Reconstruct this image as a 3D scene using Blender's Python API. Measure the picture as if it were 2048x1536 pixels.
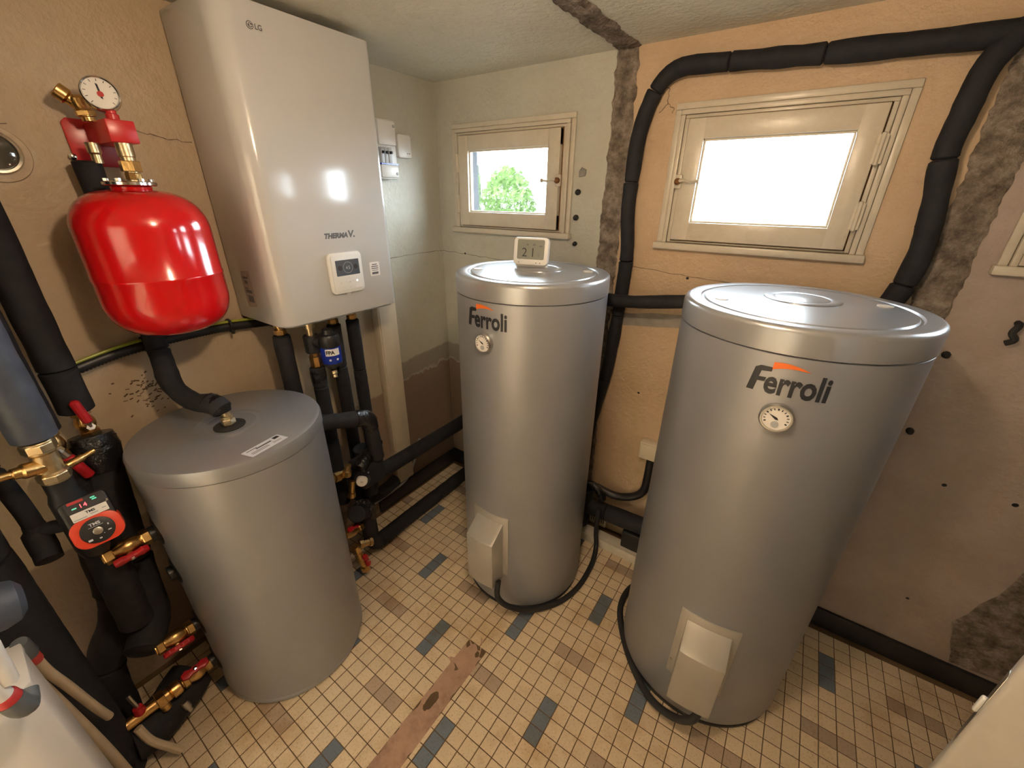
import bpy, bmesh, math, random
from mathutils import Vector, Matrix
random.seed(7)
PI = math.pi
for o in list(bpy.data.objects): bpy.data.objects.remove(o)
scene = bpy.context.scene
COL = scene.collection

# ------------------------------------------------------------------ camera
cam_d = bpy.data.cameras.new('camera'); cam = bpy.data.objects.new('camera', cam_d); COL.objects.link(cam)
cam_d.sensor_fit = 'HORIZONTAL'; cam_d.sensor_width = 36.0
cam_d.lens = 36.0 * 814.366 / 2048.0
cam_d.clip_start = 0.02
CR = Vector((0.82289446, 0.56806598, 0.0120725))
CD = Vector((0.24616499, -0.33728148, -0.90864955))
CF = Vector((-0.51210106, 0.75069451, -0.41738502))
CAM = Vector((1.59475, -1.66643, 1.60452))
m = Matrix(((CR.x, -CD.x, -CF.x, CAM.x), (CR.y, -CD.y, -CF.y, CAM.y), (CR.z, -CD.z, -CF.z, CAM.z), (0, 0, 0, 1)))
cam.matrix_world = m
scene.camera = cam

# ------------------------------------------------------------------ world, lamp, exposure
world = bpy.data.worlds.new('overcast_sky'); scene.world = world; world.use_nodes = True
wn = world.node_tree.nodes; wl = world.node_tree.links
bg = wn['Background']; bg.inputs['Color'].default_value = (0.79, 0.92, 1.0, 1); bg.inputs['Strength'].default_value = 24.0

def light(name, kind, loc, energy, color, **kw):
    d = bpy.data.lights.new(name, kind); d.energy = energy; d.color = color
    o = bpy.data.objects.new(name, d); COL.objects.link(o); o.location = loc
    for k, v in kw.items(): setattr(d, k, v)
    return o
light('ceiling_bulb_light', 'POINT', (1.36, -1.28, 1.95), 17.0, (1.0, 0.74, 0.50), shadow_soft_size=0.045)
light('hall_fill_light', 'POINT', (2.70, -3.10, 1.55), 320.0, (1.0, 0.91, 0.82), shadow_soft_size=0.12)  # unseen fill light, added out of direct line to bounce through the doorway
WINS = [(0.105, 0.747, 1.464, 1.905), (1.120, 1.742, 1.456, 1.897), (2.025, 2.647, 1.453, 1.893)]
for i, (a, b, c, d) in enumerate(WINS):
    o = light('window_portal', 'AREA', ((a+b)/2, 0.125, (c+d)/2), 1.0, (1, 1, 1), shape='RECTANGLE', size=b-a, size_y=d-c)
    o.rotation_euler = (-PI/2, 0, 0)
    o.data.cycles.is_portal = True
vs = scene.view_settings
vs.view_transform = 'Standard'; vs.look = 'None'; vs.exposure = 0.45; vs.gamma = 1.0; vs.use_curve_mapping = False

# ------------------------------------------------------------------ materials
MATS = {}
def new_mat(name):
    m = bpy.data.materials.new(name); m.use_nodes = True; MATS[name] = m
    nt = m.node_tree; b = nt.nodes['Principled BSDF']
    return m, nt, b
def N(nt, t, **kw):
    n = nt.nodes.new(t)
    for k, v in kw.items(): setattr(n, k, v)
    return n
def noise(nt, scale, detail=4, rough=0.55, vec=None, dist=0.0):
    n = N(nt, 'ShaderNodeTexNoise'); n.inputs['Scale'].default_value = scale
    n.inputs['Detail'].default_value = detail; n.inputs['Roughness'].default_value = rough; n.inputs['Distortion'].default_value = dist
    if vec is not None: nt.links.new(vec, n.inputs['Vector'])
    return n
def ramp(nt, fac, stops):
    r = N(nt, 'ShaderNodeValToRGB'); cr = r.color_ramp
    cr.elements[0].position = stops[0][0]; cr.elements[0].color = (*stops[0][1], 1)
    cr.elements[1].position = stops[-1][0]; cr.elements[1].color = (*stops[-1][1], 1)
    for p, c in stops[1:-1]:
        e = cr.elements.new(p); e.color = (*c, 1)
    nt.links.new(fac, r.inputs['Fac']); return r
def mixc(nt, fac, a, b, blend='MIX'):
    n = N(nt, 'ShaderNodeMix', data_type='RGBA', blend_type=blend)
    for s, v in ((n.inputs[0], fac), (n.inputs[6], a), (n.inputs[7], b)):
        if hasattr(v, 'is_linked'): nt.links.new(v, s)
        elif isinstance(v, (int, float)): s.default_value = v
        else: s.default_value = (*v, 1)
    return n.outputs[2]
def math_n(nt, op, a, b=None, clamp=False):
    n = N(nt, 'ShaderNodeMath', operation=op); n.use_clamp = clamp
    for s, v in ((n.inputs[0], a), (n.inputs[1], b)):
        if v is None: continue
        if hasattr(v, 'is_linked'): nt.links.new(v, s)
        else: s.default_value = v
    return n.outputs[0]
def coords(nt):
    return N(nt, 'ShaderNodeTexCoord').outputs['Object']
def bump(nt, b, h, strength, dist=0.01):
    n = N(nt, 'ShaderNodeBump'); n.inputs['Strength'].default_value = strength; n.inputs['Distance'].default_value = dist
    nt.links.new(h, n.inputs['Height']); nt.links.new(n.outputs[0], b.inputs['Normal'])
def mat(name, color, rough=0.5, metal=0.0, var=0.0, scale=20, bmp=0.0, bscale=60, spec=0.5, coat=0.0, bdist=0.004):
    m, nt, b = new_mat(name)
    b.inputs['Roughness'].default_value = rough; b.inputs['Metallic'].default_value = metal
    b.inputs['Specular IOR Level'].default_value = spec; b.inputs['Coat Weight'].default_value = coat
    b.inputs['Coat Roughness'].default_value = 0.08
    co = coords(nt)
    n = noise(nt, scale, vec=co)
    lo = tuple(c*(1-var) for c in color); hi = tuple(min(1, c*(1+var)) for c in color)
    r = ramp(nt, n.outputs['Fac'], [(0.3, lo), (0.7, hi)])
    nt.links.new(r.outputs[0], b.inputs['Base Color'])
    if bmp > 0:
        n2 = noise(nt, bscale, vec=co); bump(nt, b, n2.outputs['Fac'], bmp, bdist)
    return m
def emit(name, color, strength):
    m, nt, b = new_mat(name)
    b.inputs['Base Color'].default_value = (*color, 1); b.inputs['Emission Color'].default_value = (*color, 1)
    b.inputs['Emission Strength'].default_value = strength; return m

mat('foam', (0.017, 0.0175, 0.021), 0.75, var=0.25, scale=30, bmp=0.35, bscale=45, spec=0.3)
mat('foam_blue', (0.045, 0.055, 0.078), 0.5, var=0.25, scale=25, bmp=0.3, bscale=40)
mat('tape', (0.010, 0.010, 0.012), 0.18, var=0.2, scale=30, bmp=0.8, bscale=60, bdist=0.006)
mat('black_plastic', (0.014, 0.014, 0.016), 0.42, var=0.1)
mat('rubber', (0.016, 0.016, 0.018), 0.6)
mat('tank_grey', (0.325, 0.335, 0.365), 0.36, metal=0.42, var=0.03, scale=6, bmp=0.06, bscale=700, bdist=0.0008)
mat('tank_lid', (0.36, 0.37, 0.39), 0.28, metal=0.5, var=0.03, scale=6)
mat('buffer_lid', (0.29, 0.30, 0.325), 0.36, metal=0.45, var=0.03, scale=6)
mat('cover_grey', (0.46, 0.44, 0.41), 0.32, metal=0.4, var=0.03)
mat('cover_top', (0.70, 0.66, 0.60), 0.38, metal=0.2, var=0.03)
mat('unit_white', (0.53, 0.535, 0.54), 0.16, var=0.01, coat=0.5)
mat('white_plastic', (0.74, 0.74, 0.72), 0.32, var=0.02)
mat('grey_plastic', (0.42, 0.44, 0.46), 0.35, var=0.02)
mat('pvc_cream', (0.66, 0.58, 0.45), 0.4, var=0.03)
mat('trunk_white', (0.68, 0.60, 0.47), 0.4, var=0.04)
mat('beige_pipe', (0.52, 0.42, 0.29), 0.45, var=0.1)
mat('white_pipe', (0.72, 0.71, 0.68), 0.4, var=0.04)
mat('conn_grey', (0.09, 0.10, 0.11), 0.5)
mat('red_clip', (0.42, 0.03, 0.03), 0.45)
mat('vessel_red', (0.52, 0.005, 0.007), 0.16, var=0.02, coat=0.2)
mat('bracket_red', (0.52, 0.02, 0.022), 0.3, var=0.05)
mat('handle_red', (0.44, 0.012, 0.02), 0.4, var=0.08)
mat('pump_red', (0.72, 0.06, 0.025), 0.35)
mat('brass', (0.62, 0.40, 0.16), 0.28, metal=1.0, var=0.15, scale=40, bmp=0.15, bscale=120)
mat('brass_pale', (0.66, 0.54, 0.34), 0.34, metal=1.0, var=0.12, scale=40, bmp=0.15, bscale=120)
mat('chrome', (0.72, 0.71, 0.69), 0.15, metal=1.0)
mat('steel', (0.55, 0.54, 0.52), 0.3, metal=1.0, var=0.1)
mat('dial_white', (0.78, 0.76, 0.73), 0.3)
mat('ink', (0.018, 0.020, 0.026), 0.45)
mat('ink_grey', (0.10, 0.10, 0.11), 0.45)
mat('orange_ink', (0.78, 0.16, 0.02), 0.45)
mat('label_white', (0.80, 0.80, 0.80), 0.4)
mat('label_silver', (0.62, 0.66, 0.74), 0.3)
mat('label_grey', (0.40, 0.34, 0.29), 0.5, var=0.12, scale=90)
mat('blue_can', (0.012, 0.035, 0.34), 0.25)
mat('lcd', (0.20, 0.21, 0.18), 0.15)
mat('lcd_blue', (0.085, 0.10, 0.125), 0.10, coat=0.5)
mat('lcd_ring', (0.05, 0.05, 0.055), 0.2)
mat('glass_dark', (0.06, 0.055, 0.04), 0.05, coat=1.0)
mat('black_base', (0.014, 0.014, 0.016), 0.42, var=0.3, scale=12, bmp=0.2)
mat('board_white', (0.62, 0.57, 0.48), 0.5, var=0.08)
mat('door_paint', (0.55, 0.52, 0.47), 0.4, var=0.04)
mat('casing_white', (0.74, 0.72, 0.70), 0.3, var=0.02)
mat('rust', (0.16, 0.07, 0.02), 0.8, var=0.5, scale=80)
mat('green_wire', (0.30, 0.34, 0.03), 0.4)
mat('crack', (0.14, 0.10, 0.07), 0.9)
mat('plug', (0.012, 0.012, 0.013), 0.6)
mat('hole_patch', (0.22, 0.21, 0.19), 0.9, var=0.3)
mat('dirt', (0.10, 0.06, 0.03), 0.9, var=0.4, scale=60)
mat('cement', (0.30, 0.27, 0.235), 0.9, var=0.15, scale=25, bmp=0.4, bscale=60)
emit('led_red', (1.0, 0.05, 0.06), 4.0)
emit('led_green', (0.10, 0.55, 0.38), 0.5)
emit('led_white', (1.0, 1.0, 1.0), 1.5)

# painted plaster of the walls
def wall_mat(name, zones, bumps=0.35):
    """zones(nt, sx, sy, sz, jitter) -> colour socket"""
    m, nt, b = new_mat(name)
    b.inputs['Roughness'].default_value = 0.42; b.inputs['Specular IOR Level'].default_value = 0.4
    co = coords(nt)
    sp = N(nt, 'ShaderNodeSeparateXYZ'); nt.links.new(co, sp.inputs[0])
    jit = noise(nt, 11, 5, 0.6, co)
    col = zones(nt, sp.outputs[0], sp.outputs[1], sp.outputs[2], jit.outputs['Fac'], co)
    st = noise(nt, 2.6, 5, 0.6, co); dirty = ramp(nt, st.outputs['Fac'], [(0.35, (0.90, 0.87, 0.83)), (0.62, (1, 1, 1))])
    col = mixc(nt, 1.0, col, dirty.outputs[0], 'MULTIPLY')
    fine = noise(nt, 34, 5, 0.65, co); fr = ramp(nt, fine.outputs['Fac'], [(0.25, (0.93, 0.92, 0.90)), (0.55, (1, 1, 1))])
    col = mixc(nt, 0.7, col, fr.outputs[0], 'MULTIPLY')
    nt.links.new(col, b.inputs['Base Color'])
    h1 = noise(nt, 55, 5, 0.6, co); h2 = noise(nt, 6, 3, 0.5, co)
    h = math_n(nt, 'ADD', h1.outputs['Fac'], math_n(nt, 'MULTIPLY', h2.outputs['Fac'], 2.2))
    bump(nt, b, h, bumps, 0.006)
    return m
def step(nt, v, edge, width, jit, amp):
    j = math_n(nt, 'MULTIPLY', math_n(nt, 'SUBTRACT', jit, 0.5), amp)
    d = math_n(nt, 'SUBTRACT', math_n(nt, 'ADD', v, j), edge)
    return math_n(nt, 'DIVIDE', d, width, False) if False else math_n(nt, 'MULTIPLY_ADD', d, 1.0/width) if False else _clampstep(nt, d, width)
def _clampstep(nt, d, width):
    n = N(nt, 'ShaderNodeMapRange'); n.clamp = True
    n.inputs['From Min'].default_value = -width/2; n.inputs['From Max'].default_value = width/2
    nt.links.new(d, n.inputs['Value']); return n.outputs[0]
GREYCREAM = (0.52, 0.515, 0.445); PEACH = (0.56, 0.41, 0.268); PINK = (0.47, 0.355, 0.285); TAN = (0.50, 0.395, 0.275)
CEMENT = (0.32, 0.295, 0.25); BROWN = (0.26, 0.195, 0.155)
def zones_back(nt, x, y, z, j, co):
    low = step(nt, z, 0.83, 0.01, j, 0.05); low2 = step(nt, z, 0.735, 0.008, j, 0.12)
    l = mixc(nt, low, mixc(nt, low2, mixc(nt, step(nt, z, 0.722, 0.006, j, 0.12), BROWN, (0.45, 0.41, 0.36)), CEMENT), GREYCREAM)
    pf = noise(nt, 3.0, 4, 0.6, co)
    pk = ramp(nt, pf.outputs['Fac'], [(0.35, (0.38, 0.305, 0.265)), (0.65, (0.46, 0.38, 0.335))]).outputs[0]
    c = mixc(nt, step(nt, x, 0.925, 0.004, j, 0.0), l, PEACH)
    c = mixc(nt, step(nt, x, 1.935, 0.004, j, 0.0), c, pk)
    return c
def zones_left(nt, x, y, z, j, co):
    near = step(nt, y, -0.43, 0.004, j, 0.0)
    zz = math_n(nt, 'ADD', math_n(nt, 'SUBTRACT', z, math_n(nt, 'MULTIPLY', y, 0.05)), math_n(nt, 'MULTIPLY', math_n(nt, 'SUBTRACT', 1.0, near), 0.12))
    low = step(nt, zz, 0.83, 0.01, j, 0.05); low2 = step(nt, zz, 0.735, 0.008, j, 0.12)
    up = mixc(nt, step(nt, y, -0.50, 0.25, j, 0.1), TAN, GREYCREAM)
    return mixc(nt, low, mixc(nt, near, (0.32, 0.235, 0.175), mixc(nt, low2, mixc(nt, step(nt, zz, 0.722, 0.006, j, 0.12), BROWN, (0.45, 0.41, 0.36)), CEMENT)), up)
wall_mat('paint_back', zones_back, 0.75)
wall_mat('paint_left', zones_left, 0.5)
wall_mat('paint_plain', lambda nt, x, y, z, j, co: mixc(nt, 0.0, TAN, TAN))
wall_mat('paint_ceiling', lambda nt, x, y, z, j, co: mixc(nt, 0.0, (0.70, 0.69, 0.60), TAN), 0.9)
m_, nt, b = new_mat('masonry')
co = coords(nt); n1 = noise(nt, 22, 6, 0.7, co); n2 = noise(nt, 5, 3, 0.5, co)
c1 = ramp(nt, n1.outputs['Fac'], [(0.30, (0.085, 0.065, 0.05)), (0.47, (0.21, 0.17, 0.135)), (0.68, (0.42, 0.355, 0.295))])
nt.links.new(c1.outputs[0], b.inputs['Base Color']); b.inputs['Roughness'].default_value = 0.95; b.inputs['Specular IOR Level'].default_value = 0.2
bump(nt, b, n1.outputs['Fac'], 1.0, 0.025)
m_, nt, b = new_mat('window_paint')
co = coords(nt); n1 = noise(nt, 18, 6, 0.75, co); n2 = noise(nt, 70, 3, 0.5, co)
c1 = ramp(nt, n1.outputs['Fac'], [(0.27, (0.28, 0.18, 0.09)), (0.32, (0.53, 0.47, 0.37)), (0.6, (0.58, 0.525, 0.425))])
nt.links.new(c1.outputs[0], b.inputs['Base Color']); b.inputs['Roughness'].default_value = 0.3
bump(nt, b, n2.outputs['Fac'], 0.25, 0.003)
# floor materials
def tile_mat(name, col, var):
    m, nt, b = new_mat(name)
    oi = N(nt, 'ShaderNodeObjectInfo'); geo = N(nt, 'ShaderNodeNewGeometry')
    wn_ = N(nt, 'ShaderNodeTexWhiteNoise', noise_dimensions='1D')
    nt.links.new(math_n(nt, 'ADD', oi.outputs['Random'], geo.outputs['Random Per Island']), wn_.inputs['W'])
    r = ramp(nt, wn_.outputs['Value'], [(0.0, tuple(c*(1-var) for c in col)), (1.0, tuple(c*(1+var*0.6) for c in col))])
    pos = geo.outputs['Position']
    st = noise(nt, 5.0, 5, 0.65, pos); sr = ramp(nt, st.outputs['Fac'], [(0.33, (0.80, 0.72, 0.62)), (0.50, (1, 1, 1))])
    sp = noise(nt, 160, 2, 0.5, pos); pr = ramp(nt, sp.outputs['Fac'], [(0.30, (0.80, 0.76, 0.70)), (0.45, (1, 1, 1))])
    c = mixc(nt, 1.0, r.outputs[0], sr.outputs[0], 'MULTIPLY'); c = mixc(nt, 1.0, c, pr.outputs[0], 'MULTIPLY')
    nt.links.new(c, b.inputs['Base Color']); b.inputs['Roughness'].default_value = 0.38
    return m
tile_mat('tile_cream', (0.74, 0.60, 0.42), 0.055)
tile_mat('tile_blue', (0.15, 0.185, 0.235), 0.08)
tile_mat('tile_brown', (0.46, 0.35, 0.26), 0.08)
mat('grout', (0.13, 0.08, 0.04), 0.9, var=0.35, scale=9)
m_, nt, b = new_mat('mortar')
co = coords(nt); n1 = noise(nt, 7, 5, 0.65, co); n2 = noise(nt, 60, 5, 0.6, co)
c1 = ramp(nt, n1.outputs['Fac'], [(0.3, (0.24, 0.13, 0.09)), (0.5, (0.44, 0.28, 0.20)), (0.7, (0.50, 0.33, 0.24))])
nt.links.new(c1.outputs[0], b.inputs['Base Color']); b.inputs['Roughness'].default_value = 0.9
bump(nt, b, n2.outputs['Fac'], 0.6, 0.006)
# rippled window glass: mostly clear to the sky, with a rippled refraction
m_, nt, b = new_mat('pane_glass')
nt.nodes.remove(b); out = nt.nodes['Material Output']
tr = N(nt, 'ShaderNodeBsdfTransparent'); rf = N(nt, 'ShaderNodeBsdfRefraction'); gl = N(nt, 'ShaderNodeBsdfGlossy')
rf.inputs['IOR'].default_value = 1.06; rf.inputs['Roughness'].default_value = 0.0; gl.inputs['Roughness'].default_value = 0.06
nn = noise(nt, 90, 2, 0.5, coords(nt)); bp = N(nt, 'ShaderNodeBump'); bp.inputs['Strength'].default_value = 0.35; bp.inputs['Distance'].default_value = 0.004
nt.links.new(nn.outputs['Fac'], bp.inputs['Height']); nt.links.new(bp.outputs[0], rf.inputs['Normal']); nt.links.new(bp.outputs[0], gl.inputs['Normal'])
m1 = N(nt, 'ShaderNodeMixShader'); m1.inputs[0].default_value = 0.45; nt.links.new(tr.outputs[0], m1.inputs[1]); nt.links.new(rf.outputs[0], m1.inputs[2])
m2 = N(nt, 'ShaderNodeMixShader'); m2.inputs[0].default_value = 0.05; nt.links.new(m1.outputs[0], m2.inputs[1]); nt.links.new(gl.outputs[0], m2.inputs[2])
nt.links.new(m2.outputs[0], out.inputs['Surface'])
mat('leaf', (0.085, 0.135, 0.045), 0.8, var=0.4, scale=9, spec=0.0)
mat('reveal_dark', (0.062, 0.064, 0.070), 0.9, var=0.1, spec=0.0)  # window reveal sides, coloured dark so the skylight does not bleach them
mat('gravel', (0.085, 0.070, 0.060), 0.9, var=0.25, scale=30, spec=0.0)

# ------------------------------------------------------------------ geometry kit
class MB:
    def __init__(s): s.v = []; s.f = []; s.m = []
    def add(s, vs, fs, mi=0):
        n = len(s.v); s.v += [tuple(v) for v in vs]; s.f += [tuple(i+n for i in f) for f in fs]; s.m += [mi]*len(fs); return s
    def box(s, a, b, mi=0, mtx=None):
        x0, y0, z0 = a; x1, y1, z1 = b
        vs = [Vector(p) for p in ((x0,y0,z0),(x1,y0,z0),(x1,y1,z0),(x0,y1,z0),(x0,y0,z1),(x1,y0,z1),(x1,y1,z1),(x0,y1,z1))]
        if mtx is not None: vs = [mtx @ v for v in vs]
        return s.add(vs, [(3,2,1,0),(4,5,6,7),(0,1,5,4),(1,2,6,5),(2,3,7,6),(3,0,4,7)], mi)
    def lathe(s, prof, org=(0,0,0), axis=(0,0,1), seg=32, mi=0, caps=True, sides=None):
        """prof: (radius, distance along axis)"""
        org = Vector(org); ax = Vector(axis).normalized()
        q = ax.to_track_quat('Z', 'Y').to_matrix()
        n = len(s.v); k = sides or seg
        vs = []; fs = []
        for r, t in prof:
            for i in range(k):
                a = 2*PI*i/k
                vs.append(org + q @ Vector((r*math.cos(a), r*math.sin(a), t)))
        for j in range(len(prof)-1):
            for i in range(k):
                fs.append((j*k+i, j*k+(i+1) % k, (j+1)*k+(i+1) % k, (j+1)*k+i))
        if caps:
            if prof[0][0] > 1e-5: fs.append(tuple(reversed(range(k))))
            if prof[-1][0] > 1e-5: fs.append(tuple(range((len(prof)-1)*k, len(prof)*k)))
        return s.add(vs, fs, mi)
    def tube(s, pts, r, seg=14, mi=0, caps=True):
        pts = [Vector(p) for p in pts]; n = len(pts)
        rs = r if isinstance(r, (list, tuple)) else [r]*n
        tang = []
        for i in range(n):
            a = pts[max(0, i-1)]; b = pts[min(n-1, i+1)]; t = (b-a)
            tang.append(t.normalized() if t.length > 1e-9 else Vector((0, 0, 1)))
        up = Vector((0, 0, 1)) if abs(tang[0].z) < 0.9 else Vector((1, 0, 0))
        nrm = (up - tang[0]*up.dot(tang[0])).normalized()
        vs = []; fs = []
        for i in range(n):
            if i: nrm = (nrm - tang[i]*nrm.dot(tang[i])).normalized()
            bn = tang[i].cross(nrm)
            for k in range(seg):
                a = 2*PI*k/seg
                vs.append(pts[i] + (nrm*math.cos(a) + bn*math.sin(a))*rs[i])
        for i in range(n-1):
            for k in range(seg):
                fs.append((i*seg+k, i*seg+(k+1) % seg, (i+1)*seg+(k+1) % seg, (i+1)*seg+k))
        if caps:
            fs.append(tuple(reversed(range(seg)))); fs.append(tuple(range((n-1)*seg, n*seg)))
        return s.add(vs, fs, mi)
    def prism(s, poly, z0, z1, fn=None, mi=0):
        """poly of (u,v) counter-clockwise, extruded; fn maps (u,v,w)->point"""
        fn = fn or (lambda u, v, w: (u, v, w)); k = len(poly)
        vs = [fn(u, v, z0) for u, v in poly] + [fn(u, v, z1) for u, v in poly]
        fs = [tuple(reversed(range(k))), tuple(range(k, 2*k))] + [(i, (i+1) % k, k+(i+1) % k, k+i) for i in range(k)]
        return s.add(vs, fs, mi)
    def build(s, name, mats, parent=None, bevel=0, seg=2, smooth=True, ang=0.6, weld=False):
        bm = bmesh.new(); vs = [bm.verts.new(v) for v in s.v]
        for f, mi in zip(s.f, s.m):
            try: fc = bm.faces.new([vs[i] for i in f]); fc.material_index = mi
            except ValueError: pass
        if weld: bmesh.ops.remove_doubles(bm, verts=bm.verts, dist=1e-5)
        bmesh.ops.recalc_face_normals(bm, faces=bm.faces)
        if bevel:
            ed = [e for e in bm.edges if len(e.link_faces) == 2 and e.calc_face_angle(0) > 0.5]
            bmesh.ops.bevel(bm, geom=ed, offset=bevel, segments=seg, profile=0.5, affect='EDGES', clamp_overlap=True)
        if smooth:
            for f in bm.faces: f.smooth = True
            for e in bm.edges:
                if len(e.link_faces) == 2 and e.calc_face_angle(0) > ang: e.smooth = False
        me = bpy.data.meshes.new(name); bm.to_mesh(me); bm.free()
        for mm in (mats if isinstance(mats, (list, tuple)) else [mats]): me.materials.append(MATS[mm])
        return link(name, me, parent)
def link(name, me, parent=None):
    o = bpy.data.objects.new(name, me); COL.objects.link(o)
    if parent is not None:
        o.parent = parent
        o.matrix_parent_inverse = Matrix.Translation(-base_of(parent))
    return o
def base_of(o):
    v = Vector(o.location)
    return v
def tag(o, label, cat, group=None, kind=None):
    o['label'] = label; o['category'] = cat
    if group: o['group'] = group
    if kind: o['kind'] = kind
    return o
def thing(name, label, cat, loc=(0, 0, 0), group=None):
    o = bpy.data.objects.new(name, None); COL.objects.link(o); o.location = loc; o.empty_display_size = 0.05
    return tag(o, label, cat, group)
def struct(o, label=None):
    o['kind'] = 'structure'
    if label: o['label'] = label
    return o
def part(name, mats, parent, bevel=0, seg=2, **kw):
    """decorator-less helper: returns an MB with .done()"""
    raise NotImplementedError
def spline(pts, n=8):
    P = [Vector(p) for p in pts]; out = []
    for i in range(len(P)-1):
        p0 = P[max(0, i-1)]; p1 = P[i]; p2 = P[i+1]; p3 = P[min(len(P)-1, i+2)]
        for k in range(n):
            t = k/n
            out.append(0.5*((2*p1) + (p2-p0)*t + (2*p0-5*p1+4*p2-p3)*t*t + (3*p1-p0-3*p2+p3)*t**3))
    out.append(P[-1]); return out
def fillet(pts, r, n=6):
    """polyline with rounded corners"""
    P = [Vector(p) for p in pts]; out = [P[0]]
    for i in range(1, len(P)-1):
        a = (P[i-1]-P[i]); b = (P[i+1]-P[i]); d = min(r, a.length*0.49, b.length*0.49)
        s = P[i]+a.normalized()*d; e = P[i]+b.normalized()*d
        for k in range(n+1):
            t = k/n; out.append(s*(1-t)**2 + P[i]*2*t*(1-t) + e*t*t)
    out.append(P[-1]); return out
def resample(pts, step_):
    P = [Vector(p) for p in pts]; L = [0]
    for a, b in zip(P, P[1:]): L.append(L[-1]+(b-a).length)
    tot = L[-1]; n = max(2, int(tot/step_)); out = []; j = 0
    for i in range(n+1):
        d = tot*i/n
        while j < len(L)-2 and L[j+1] < d: j += 1
        t = (d-L[j])/max(1e-9, L[j+1]-L[j]); out.append(P[j].lerp(P[j+1], min(1, max(0, t))))
    return out, tot
def sleeves(parent, path, r, joints=(), m='foam', name='foam_sleeve', lump=0.06, seg=16, step_=0.02):
    """foam pipe insulation in pieces that meet at the joint fractions"""
    pts, tot = resample(path, step_); n = len(pts)-1
    js = [q if isinstance(q, float) else min(range(n+1), key=lambda k: (pts[k]-Vector(q)).length)/n for q in joints]
    js = [0.0]+sorted(js)+[1.0]; res = []
    for a, b in zip(js, js[1:]):
        i0 = int(round(a*n)); i1 = int(round(b*n)); seg_p = pts[i0:i1+1]
        if len(seg_p) < 2: continue
        rs = [r*(1+random.uniform(-lump, lump)) for _ in seg_p]
        rs = [(rs[max(0, k-1)]+rs[k]+rs[min(len(rs)-1, k+1)])/3 for k in range(len(rs))]
        # rounded sleeve ends
        t0 = (seg_p[1]-seg_p[0]).normalized(); t1 = (seg_p[-1]-seg_p[-2]).normalized()
        pp = [seg_p[0]+t0*0.0008, seg_p[0]+t0*0.005] + seg_p[1:-1] + [seg_p[-1]-t1*0.005, seg_p[-1]-t1*0.0008]
        rr = [rs[0]*0.84, rs[0]] + rs[1:-1] + [rs[-1], rs[-1]*0.84]
        res.append(MB().tube(pp, rr, seg).build(name, m, parent))
    return res
def frame_to(d, up=(0, 0, 1)):
    """rotation with local Z along d and local Y as near to up as possible"""
    z = Vector(d).normalized(); u = Vector(up)
    if abs(z.dot(u)) > 0.98: u = Vector((0, 1, 0)) if abs(z.y) < 0.9 else Vector((1, 0, 0))
    x = u.cross(z).normalized(); y = z.cross(x)
    return Matrix((x, y, z)).transposed()
_txt = {}
def text_geo(s, size=1.0, bold=0.0, sx=1.0, shear=0.0, spacing=1.0):
    """flat text as (verts, faces), centred on the origin in x, baseline at y=0"""
    cu = bpy.data.curves.new('lettering', 'FONT'); cu.body = s; cu.size = size; cu.offset = bold; cu.shear = shear
    cu.space_character = spacing; cu.resolution_u = 3
    ob = bpy.data.objects.new('lettering', cu); COL.objects.link(ob)
    dg = bpy.context.evaluated_depsgraph_get(); dg.update()
    me = bpy.data.meshes.new_from_object(ob.evaluated_get(dg))
    vs = [(v.co.x*sx, v.co.y) for v in me.vertices]; fs = [tuple(p.vertices) for p in me.polygons]
    bpy.data.objects.remove(ob); bpy.data.curves.remove(cu); bpy.data.meshes.remove(me)
    x0 = min(v[0] for v in vs); x1 = max(v[0] for v in vs)
    return [(x-(x0+x1)/2, y) for x, y in vs], fs, x1-x0
def text_on(name, s, mat_, parent, fn, size, **kw):
    w = kw.pop('width', None)
    vs, fs, wd = text_geo(s, size, **kw)
    if w: vs = [(x*w/wd, y) for x, y in vs]
    me = MB(); me.add([fn(x, y) for x, y in vs], fs)
    return me.build(name, mat_, parent, smooth=False)
def plane_fn(org, ux, uy, off=0.0):
    org = Vector(org); ux = Vector(ux).normalized(); uy = Vector(uy).normalized(); nz = ux.cross(uy)
    return lambda u, v, w=0.0: org + ux*u + uy*v + nz*(w+off)
def cyl_fn(cx, cy, r, ang0, z0):
    return lambda u, v, w=0.0: Vector((cx+(r+w)*math.cos(ang0+u/r), cy+(r+w)*math.sin(ang0+u/r), z0+v))
def rrect(w, h, r, n=5):
    out = []
    for cx, cy, a0 in ((w/2-r, h/2-r, 0), (-w/2+r, h/2-r, 90), (-w/2+r, -h/2+r, 180), (w/2-r, -h/2+r, 270)):
        for k in range(n+1):
            a = math.radians(a0+90*k/n); out.append((cx+r*math.cos(a), cy+r*math.sin(a)))
    return out
def circ(r, n=28, cx=0, cy=0): return [(cx+r*math.cos(2*PI*k/n), cy+r*math.sin(2*PI*k/n)) for k in range(n)]

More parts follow.
